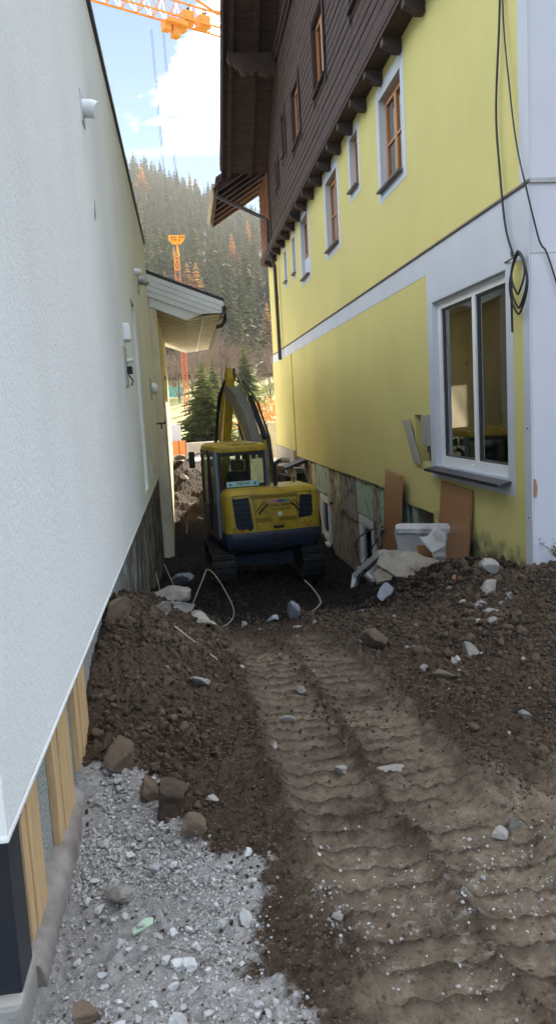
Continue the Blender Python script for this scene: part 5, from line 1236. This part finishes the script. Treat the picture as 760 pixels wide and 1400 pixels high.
w = MB().tube(spline([(1.16, 7.75, zb+.0), (1.18, 7.8, zb+.06), (1.30, 7.9, zb+.14), (1.24, 8.0, zb+.27), (1.16, 8.05, zb+.36)]), .007, 6).build('stick', 'twig', None, True)
tag(w, 'pale crooked stick standing up at the edge of the pit', 'stick')
w = MB().tube(spline([(-.16, 5.05, gh(-.16, 5.05)+.03), (-.05, 4.9, gh(-.05, 4.9)+.025), (.1, 4.75, gh(.1, 4.75)+.02)]), .009, 5).build('stick', 'twig', None, True)
tag(w, 'short pale stick lying on the soil mound', 'stick')
zz = gh(-.28, 2.42)
o = MB().prism([(-.04, -.012), (.03, -.02), (.042, .0), (.018, .018), (-.03, .01)], 'z', -.004, .004).build('glass_shard', 'xps_mint', None); place(o, (-.26, 2.42, zz+.02), (.15, -.2, .5)); tag(o, 'pale green shard lying on the white gravel', 'shard')

# ================================================================== TREES AND FOREST
def conifer_arrays(seed, levels, per, h=1.0, R=.17, leaf=1, z0=.06, droop=.25, spread=1.0):
    """unit conifer crown: whorls of drooping boughs, each a few ragged needle sprays"""
    r = np.random.default_rng(seed); V = []; F = []; T = []
    def tri(a, b, c, t):
        o = len(V); V.extend((a, b, c)); F.append((o, o+1, o+2)); T.extend((t, t, t))
    for i in range(levels):
        u = (i+r.uniform(-.3, .3))/levels; u = min(max(u, 0), .985); z = z0+(1-z0)*u
        rad = R*(1-u)**.85*(.65+.5*r.random())+.010
        n = max(4, int(per*(1-.55*u)))
        for k in range(n):
            a = 6.283*(k+r.uniform(-.4, .4))/n; L = rad*r.uniform(.7, 1.15); t = r.random()*.55+.25*u
            d = np.array([math.cos(a), math.sin(a), 0]); s = np.array([-d[1], d[0], 0])
            dz = -L*droop*r.uniform(.5, 1.4); up_ = .35*L*droop
            base = np.array([0, 0, z]); tip = base+d*L+np.array([0, 0, dz])
            if leaf == 1:
                m = base+d*L*.55+np.array([0, 0, dz*.35+up_*.3]); w = L*.30*spread
                tri(base+np.array([0, 0, .03*h]), m+s*w, tip, t); tri(base+np.array([0, 0, .03*h]), tip, m-s*w, t)
            else:
                ns = max(3, int(3+9*L/R))
                for j in range(ns):
                    q = (j+.6)/ns; p = base+d*L*q+np.array([0, 0, dz*q*q+up_*q*(1-q)]); w = L*(.42*(1-q)+.10)*spread
                    for sg in (-1, 1):
                        e_ = p+s*sg*w*r.uniform(.6, 1.1)+d*w*r.uniform(.2, .8)+np.array([0, 0, -w*r.uniform(.15, .6)])
                        f_ = p+d*L*.10+np.array([0, 0, .012*r.random()])
                        tri(p-d*L*.05, f_, e_, t+r.uniform(-.12, .12))
                        g_ = (p+e_)/2+np.array([0, 0, -w*.35]); tri(p, e_, g_, t-.1)
    for k in range(5):
        a = 6.283*k/5; tri(np.array([0, 0, 1.0]), np.array([.014*math.cos(a), .014*math.sin(a), .92]), np.array([.014*math.cos(a+1.2), .014*math.sin(a+1.2), .93]), .6)
    return np.array(V), np.array(F), np.array(T)
def crown_obj(name, V, F, T, scale, loc, mat, parent):
    me = np_mesh(name, V*np.array(scale), F, np.clip(T, 0, 1)); o = link(name, me, mat); o.parent = parent; o.location = (0, 0, 0); return o
def tree_thing(name, label, cat, x, y, z, h, arr, mat, wide=1.0, group=None, trunk_r=.018, me=None):
    e = bpy.data.objects.new(name, None); COL.objects.link(e); e.location = (x, y, z); tag(e, label, cat, group)
    V, F, T = arr
    if me is None: me = np_mesh('crown', V*np.array([h*wide, h*wide, h]), F, np.clip(T, 0, 1)); me.materials.append(MT[mat])
    o = bpy.data.objects.new('crown', me); COL.objects.link(o); o.parent = e
    t = MB().tube([(0, 0, -.3), (0, 0, h*.5), (0, 0, h*.96)], [h*trunk_r, h*trunk_r*.6, h*.003], 7); tm = t.build('trunk', 'bark', None, True); tm.parent = e
    return e
near_sp = [conifer_arrays(100+i, 34, 15, R=.24, leaf=2, z0=.03, droop=.30) for i in range(2)]
YARD = -.3
tree_thing('spruce_tree', 'broad green spruce standing behind the excavator in the sunlit yard', 'tree', 1.05, 40, YARD, 4.6, near_sp[0], 'spruce', 1.75)
tree_thing('spruce_tree', 'slim dark spruce just behind the broad spruce', 'tree', 2.35, 58, -.2, 6.0, near_sp[1], 'spruce', 1.1)
tree_thing('spruce_tree', 'tall pointed spruce behind the excavator boom', 'tree', 6.1, 75, 1.6, 6.6, near_sp[0], 'spruce', 1.15)
# bare autumn trees
def bare_arrays(seed, n=1500):
    r = np.random.default_rng(seed); V = []; F = []; T = []
    def seg(p, q, w, t):
        d = q-p; s = np.cross(d, r.normal(size=3)); s = s/(np.linalg.norm(s)+1e-9)*w; o = len(V); V.extend((p-s, p+s, q)); F.append((o, o+1, o+2)); T.extend((t,)*3)
    def grow_(p, d, L, w, depth):
        q = p+d*L; seg(p, q, w, r.random())
        if depth == 0: return
        for _ in range(3 if depth > 1 else 4):
            nd_ = d+r.normal(size=3)*.42+np.array([0, 0, .10]); nd_ /= np.linalg.norm(nd_); grow_(p+d*L*r.uniform(.45, 1), nd_, L*r.uniform(.55, .8), w*.6, depth-1)
    for k in range(5):
        a = 6.283*k/5+r.uniform(-.4, .4); d = np.array([.45*math.cos(a), .45*math.sin(a), 1.0]); d /= np.linalg.norm(d); grow_(np.array([0, 0, .08]), d, .34, .014, 5)
    return np.array(V), np.array(F), np.array(T)
ba = [bare_arrays(7), bare_arrays(8)]
for i, (x, y, h, lab) in enumerate(((-.4, 88, 6.5, 'bare brown tree seen between cream wall and red mast'), (2.0, 92, 8.0, 'bare brown tree right of the red lattice mast'), (9.2, 82, 5.6, 'bare pinkish tree beside the yellow house edge'), (5.2, 100, 8.5, 'bare brown tree behind the broad spruce'), (-3.2, 95, 7.5, 'leafless tree mostly hidden behind the cream extension'), (11.8, 96, 7.0, 'leafless tree mostly hidden behind the yellow house'), (7.4, 92, 6.0, 'low bare tree between tall spruce and pinkish tree'))):
    tree_thing('bare_tree', lab, 'tree', x, y, float(terrain_h(x, y)), h, ba[i % 2], 'bare', 1.0, 'bare trees beyond the yard', .012)
bt_src = [o for o in bpy.data.objects if o.name.startswith('bare_tree')][:2]
r = random.Random(9)
for k in range(26):
    y = r.uniform(100, 136); x = r.uniform(-.09*y, .19*y); src = bt_src[k % 2]
    e = src.copy(); COL.objects.link(e); e.location = (x, y, float(terrain_h(x, y))-.2); f_ = r.uniform(.7, 1.15); e.scale = (f_*1.2, f_*1.2, f_); e.rotation_euler = (0, 0, r.uniform(0, 6.28))
    tag(e, 'bare brown tree in the belt at the foot of the forest', 'tree', 'bare trees at the forest foot')
    for ch in src.children:
        c_ = ch.copy(); COL.objects.link(c_); c_.parent = e
# bushes above the retaining wall
def bush_arrays(seed, n=900):
    r = np.random.default_rng(seed); V = []; F = []; T = []
    c = r.normal(size=(10, 3))*np.array([.5, .5, .25])+np.array([0, 0, .45])
    for i in range(n):
        p = c[r.integers(10)]+r.normal(size=3)*np.array([.22, .22, .16]); p[2] = abs(p[2]); a = r.normal(size=3)*.05; b = r.normal(size=3)*.05
        o = len(V); V.extend((p, p+a, p+b)); F.append((o, o+1, o+2)); T.extend((r.random(),)*3)
    return np.array(V), np.array(F), np.array(T)
bu = bush_arrays(3)
for i, (x, y, z, h, m_, lab) in enumerate(((3.35, 36, .9, 1.0, 'bush_orange', 'orange autumn bush on top of the retaining wall'), (4.3, 37, .9, 1.1, 'bush_orange', 'orange bush tucked behind the yellow house edge'), (4.3, 41, 1.2, 1.5, 'bush_green', 'yellow green bush above the orange bush'), (2.3, 44, -.3, 1.6, 'bush_green', 'olive bush right of the broad spruce'), (2.6, 38, -.2, 1.0, 'bush_green', 'low tan bush between spruce and retaining wall'))):
    tree_thing('autumn_bush', lab, 'bush', x, y, z, h, bu, m_, 1.0, None, .02)

# mountain forest
LARCH = [(-13.3, 424.4, 17, 'big orange larch near the skyline beside the white house roof'), (15.0, 536, 21, 'orange larch on the skyline right of the crane ropes'), (19.5, 540, 20, 'pinkish orange larch on the skyline left of the dark eave'),
         (13.0, 253.7, 12, 'small orange larch mid slope right of the hook block'), (2.9, 175.8, 12, 'orange larch right of the lattice mast'), (4.8, 176.3, 12, 'second orange larch right of the lattice mast'), (-2.1, 180.6, 9, 'orange larch just above the canopy roof'), (-4.2, 177.2, 9, 'orange larch peeking over the canopy beside the white wall'),
         (20.7, 277.9, 12, 'orange larch below the gutter end'), (32.6, 340.4, 12, 'small orange larch under the brown eave rafters'), (17.3, 152.1, 9, 'pale orange larch above the pinkish tree')]
fr_rng = np.random.default_rng(21)
base_trees = [conifer_arrays(300+i, 17, 10, R=.19, leaf=1, z0=.05, droop=.55, spread=1.9) for i in range(4)]
pts = []
for yv in np.arange(116, 556, 6.2):
    x0, x1 = -.16*yv-14, .30*yv+16
    nx_ = int((x1-x0)/6.0)
    for k in range(nx_):
        x = x0+(x1-x0)*(k+fr_rng.random())/nx_; y = yv+fr_rng.uniform(-2.3, 2.3)
        g_ = float(fbm(np.array(x), np.array(y), .02, 3, 61))
        if g_ < -.20 and fr_rng.random() < .7: continue
        if any(abs(x-lx*y/ly) < 3.2 and -26 < y-ly < 4 for lx, ly, _, _ in LARCH): continue
        pts.append((x, y))
pts = np.array(pts); zs = terrain_h(pts[:, 0], pts[:, 1])
hh = fr_rng.uniform(11, 21, len(pts))*np.clip(.78+fbm(pts[:, 0], pts[:, 1], .03, 2, 5), .5, 1.3)
sel = fr_rng.integers(0, 4, len(pts))
Vs = []; Fs = []; Ts = []; off = 0
for b in range(4):
    V, F, T = base_trees[b]; k = np.where(sel == b)[0]
    an = fr_rng.uniform(0, 6.283, len(k)); c, s = np.cos(an), np.sin(an)
    w = fr_rng.uniform(.85, 1.35, len(k))
    X = (V[None, :, 0]*c[:, None]-V[None, :, 1]*s[:, None])*(hh[k]*w)[:, None]+pts[k, 0][:, None]
    Y = (V[None, :, 0]*s[:, None]+V[None, :, 1]*c[:, None])*(hh[k]*w)[:, None]+pts[k, 1][:, None]
    Z = V[None, :, 2]*hh[k][:, None]+zs[k][:, None]-.4
    Vs.append(np.stack([X, Y, Z], -1).reshape(-1, 3)); Fs.append((F[None]+(np.arange(len(k))*len(V))[:, None, None]).reshape(-1, 3)+off)
    Ts.append(np.clip((T[None]*.35+fr_rng.uniform(.0, .5, (len(k), 1))), 0, 1).ravel()); off += len(k)*len(V)
fme = np_mesh('forest', np.concatenate(Vs), np.concatenate(Fs), np.concatenate(Ts))
fo_ = link('forest', fme, 'forest'); fo_['kind'] = 'stuff'; fo_['label'] = 'dark spruce forest covering the mountainside behind the alley'; fo_['category'] = 'forest'
# autumn larches that stand out singly
la = [conifer_arrays(400+i, 20, 9, R=.17, leaf=1, z0=.08, droop=.2, spread=1.3) for i in range(2)]
for i, (x, y, h, lab) in enumerate(LARCH):
    tree_thing('larch_tree', lab, 'tree', x, y, float(terrain_h(x, y)), h, la[i % 2], 'larch', 1.7, 'autumn larches in the forest', .014)

# ================================================================== YARD BEYOND
e = thing('retaining_wall', 'pale weathered concrete retaining wall behind the excavator', 'wall', (3.2, 33, -.3))
MB().box(2.72, 5.2, 31.5, 31.9, -.8, 1.12).build('front', 'wall_warm', e, bev=.02)
MB().box(2.70, 3.0, 31.95, 40, -.8, 1.05).build('return', 'wall_warm', e, bev=.02)
for k in range(3): MB().box(2.715+.62*k, 2.735+.62*k, 31.485, 31.498, -.5, 1.1).build('joint', 'coping', e)
e = thing('orange_hoarding', 'bright orange sheet standing in the sunlit yard', 'panel', (-.3, 32, -.4))
MB().box(-.62, .0, 32.0, 32.04, -.60, .58).build('sheet', 'orange_panel', e)
for x in (-.60, -.32, -.04): MB().box(x, x+.04, 31.97, 31.995, -.6, .60).build('post', 'wood_lit', e)
e = thing('site_wall', 'low pale site wall beyond the orange sheet', 'wall', (.4, 35, -.3))
MB().box(-1.2, 1.6, 35.5, 35.9, -.6, .35).build('body', 'wall_warm', e, bev=.02)
MB().box(-1.2, -.2, 36.2, 36.6, -.5, 1.2).build('body', 'facade', e, bev=.02)
e = thing('teal_screen', 'teal green screen at the edge of the meadow', 'screen', (-.6, 95, 3.8))
MB().box(-4.5, .05, 95, 95.06, 3.9, 5.1).build('sheet', 'teal', e)
for x in (-4.3, -2.2, -.1): MB().box(x, x+.08, 94.9, 94.99, 3.4, 5.2).build('post', 'metal_grey', e)
# sunlit rubble on the far mound
for i, (x, y, s, lab) in enumerate(((-.25, 22.8, .22, 'sunlit pale stone on top of the far mound'), (.02, 23.3, .16, 'smaller sunlit stone beside the excavator mirror'), (-.1, 21.6, .15, 'pale stone on the slope of the far mound'), (.12, 20.0, .12, 'light chip of stone halfway up the far mound'), (.18, 18.9, .10, 'light stone low on the far mound beside the cab'))):
    rock('boulder', x, y, s, 'rock_pale', lab, sq=(1.2, 1, .7))
w = MB().tube(spline([(-.28, 18.3, -.9), (-.2, 18.2, -.75), (-.12, 18.2, -.95), (-.14, 18.0, -1.15)]), .018, 6).build('root', 'twig', None, True); tag(w, 'curled pale root hanging from the far mound', 'root')
# overhead wires
for (a, b, lab) in (((-30, 120, 16.0), (60, 120, 14.0), 'upper thin overhead wire across the valley'), ((-30, 95, 7.6), (60, 95, 5.8), 'lower thin overhead wire behind the spruces')):
    p = [(a[0]+(b[0]-a[0])*t, a[1], a[2]+(b[2]-a[2])*t-2.2*4*t*(1-t)*.3) for t in np.linspace(0, 1, 12)]
    w = MB().tube(p, .03, 5).build('overhead_wire', 'cable', None, True); tag(w, lab, 'wire')
# ================================================================== CRANE
CR = thing('tower_crane', 'orange tower crane jib crossing the sky with trolley and hook block', 'crane', (1, 57.5, 29))
JA = Vector((-14.0, 49.3, 29.07)); JB = Vector((26.0, 72.1, 29.07))
jd = (JB-JA).normalized(); js = Vector((-jd.y, jd.x, 0)); JL = (JB-JA).length
def jp(s, w, z): return JA+jd*s+js*w+Vector((0, 0, z))
WJ, HJ = .55, 1.25
for w_, z_, nm in ((-WJ, 0, 'lower_chord'), (WJ, 0, 'lower_chord'), (0, HJ, 'upper_chord')): MB().bar(jp(0, w_, z_), jp(JL, w_, z_), .11, .11).build(nm, 'crane', CR)
n = int(JL/1.15)
for k in range(n):
    s0, s1, sm = k*1.15, (k+1)*1.15, (k+.5)*1.15
    mb = MB()
    for w_ in (-WJ, WJ): mb.bar(jp(s0, w_, 0), jp(sm, 0, HJ), .055, .055).bar(jp(sm, 0, HJ), jp(s1, w_, 0), .055, .055)
    mb.bar(jp(s0, -WJ, 0), jp(s0, WJ, 0), .05, .05).bar(jp(s0, -WJ, 0), jp(s1, WJ, 0), .045, .045)
    mb.build('lattice_bay', 'crane', CR)
MB().bar(jp(21, 0, HJ+.05), jp(9, 0, 4.8), .16, .10).build('tie_bar', 'crane', CR)
MB().bar(jp(21, 0, HJ+.05), jp(40, 0, 3.2), .22, .16).build('tie_bar', 'crane', CR)
s_t = 17.6
mb = MB().obox(jp(s_t, 0, -.35), 1.5, 1.2, .30, Matrix.Rotation(math.atan2(jd.y, jd.x), 3, 'Z'))
mb.build('trolley', 'crane', CR, bev=.03)
for ds, z_, hh_ in ((-.7, -.75, .75), (0, -.95, .95), (.55, -.6, .6)):
    MB().obox(jp(s_t+ds, 0, z_+.15), .55, .6, hh_*.85, Matrix.Rotation(math.atan2(jd.y, jd.x), 3, 'Z')).build('trolley_plate', 'crane', CR, bev=.05)
for ds in (1.0, 2.3):
    MB().obox(jp(s_t+ds, 0, .25), .85, .9, .85, Matrix.Rotation(math.atan2(jd.y, jd.x), 3, 'Z')).build('winch_box', 'crane', CR, bev=.08)
    MB().obox(jp(s_t+ds+.2, 0, .85), .30, .3, .3, None).build('motor', 'black', CR, bev=.05)
HK = jp(s_t, 0, 0); HK.x = .36; HKz = 14.25
for dx in (-.52, -.42, .30, .40):
    MB().tube([(HK.x+dx-.25, HK.y, 28.4), (HK.x+dx, HK.y, HKz+.2)], .016, 5).build('hoist_rope', 'rope', CR)
hb = MB().prism([(-.58, .28), (.58, .28), (.60, -.02), (.30, -.36), (-.30, -.36), (-.60, -.02)], 'y', HK.y-.12, HK.y+.12)
hb.v = [(x+HK.x, y, z+HKz) for x, y, z in hb.v]; ho = hb.build('hook_block', 'crane', CR, bev=.04)
for x, z in ((-.34, .12), (-.14, .12), (.26, .14), (.44, .10), (-.1, -.06), (.2, -.08), (-.30, -.05)):
    MB().obox((HK.x+x, HK.y-.125, HKz+z), .07, .02, .14, Matrix.Rotation(.5, 3, 'Y')).build('slot', 'coping', ho)
MB().tube([(HK.x, HK.y, HKz-.3), (HK.x+.02, HK.y, HKz-.9), (HK.x+.10, HK.y, HKz-1.15), (HK.x-.06, HK.y, HKz-1.25)], .07, 8).build('hook', 'crane', ho, True)
# slender lattice mast rising in front of the forest
MS = thing('lattice_mast', 'slender red orange lattice mast below the hook block', 'mast', (.40, 75, .5))
mx, my, mw_ = .36, 75.0, .22
for i, m_ in ((0, 'crane_red'), (1, 'crane')):
    z0, z1 = ((1.0, 15.2), (15.2, 17.2))[i]
    for dx, dy in ((-mw_, -mw_), (mw_, -mw_), (mw_, mw_), (-mw_, mw_)): MB().bar((mx+dx, my+dy, z0), (mx+dx, my+dy, z1), .10, .10).build('leg', m_, MS)
    zc = z0; k = 0
    while zc+.85 <= z1+.01:
        mb = MB()
        for (a, b) in (((-1, -1), (1, -1)), ((1, -1), (1, 1)), ((1, 1), (-1, 1)), ((-1, 1), (-1, -1))):
            p, q = (a, b) if k % 2 else (b, a)
            mb.bar((mx+p[0]*mw_, my+p[1]*mw_, zc), (mx+q[0]*mw_, my+q[1]*mw_, zc+.85), .05, .05).bar((mx+a[0]*mw_, my+a[1]*mw_, zc), (mx+b[0]*mw_, my+b[1]*mw_, zc), .05, .05)
        mb.build('bracing', m_, MS); zc += .85; k += 1

# ================================================================== HAZE
hzm = bpy.data.materials.new('valley_haze'); hzm.use_nodes = True; nt = hzm.node_tree; nt.nodes.clear()
o_ = nt.nodes.new('ShaderNodeOutputMaterial'); pv = nt.nodes.new('ShaderNodeVolumePrincipled')
pv.inputs['Color'].default_value = (.97, .96, .90, 1); pv.inputs['Density'].default_value = 0.0004; pv.inputs['Anisotropy'].default_value = 0.0
nt.links.new(pv.outputs[0], o_.inputs['Volume'])
hb_ = MB().box(-290, 350, -25, 660, -6, 205).build('haze', hzm); hb_['kind'] = 'stuff'; hb_['label'] = 'pale blue valley haze'; hb_['category'] = 'haze'
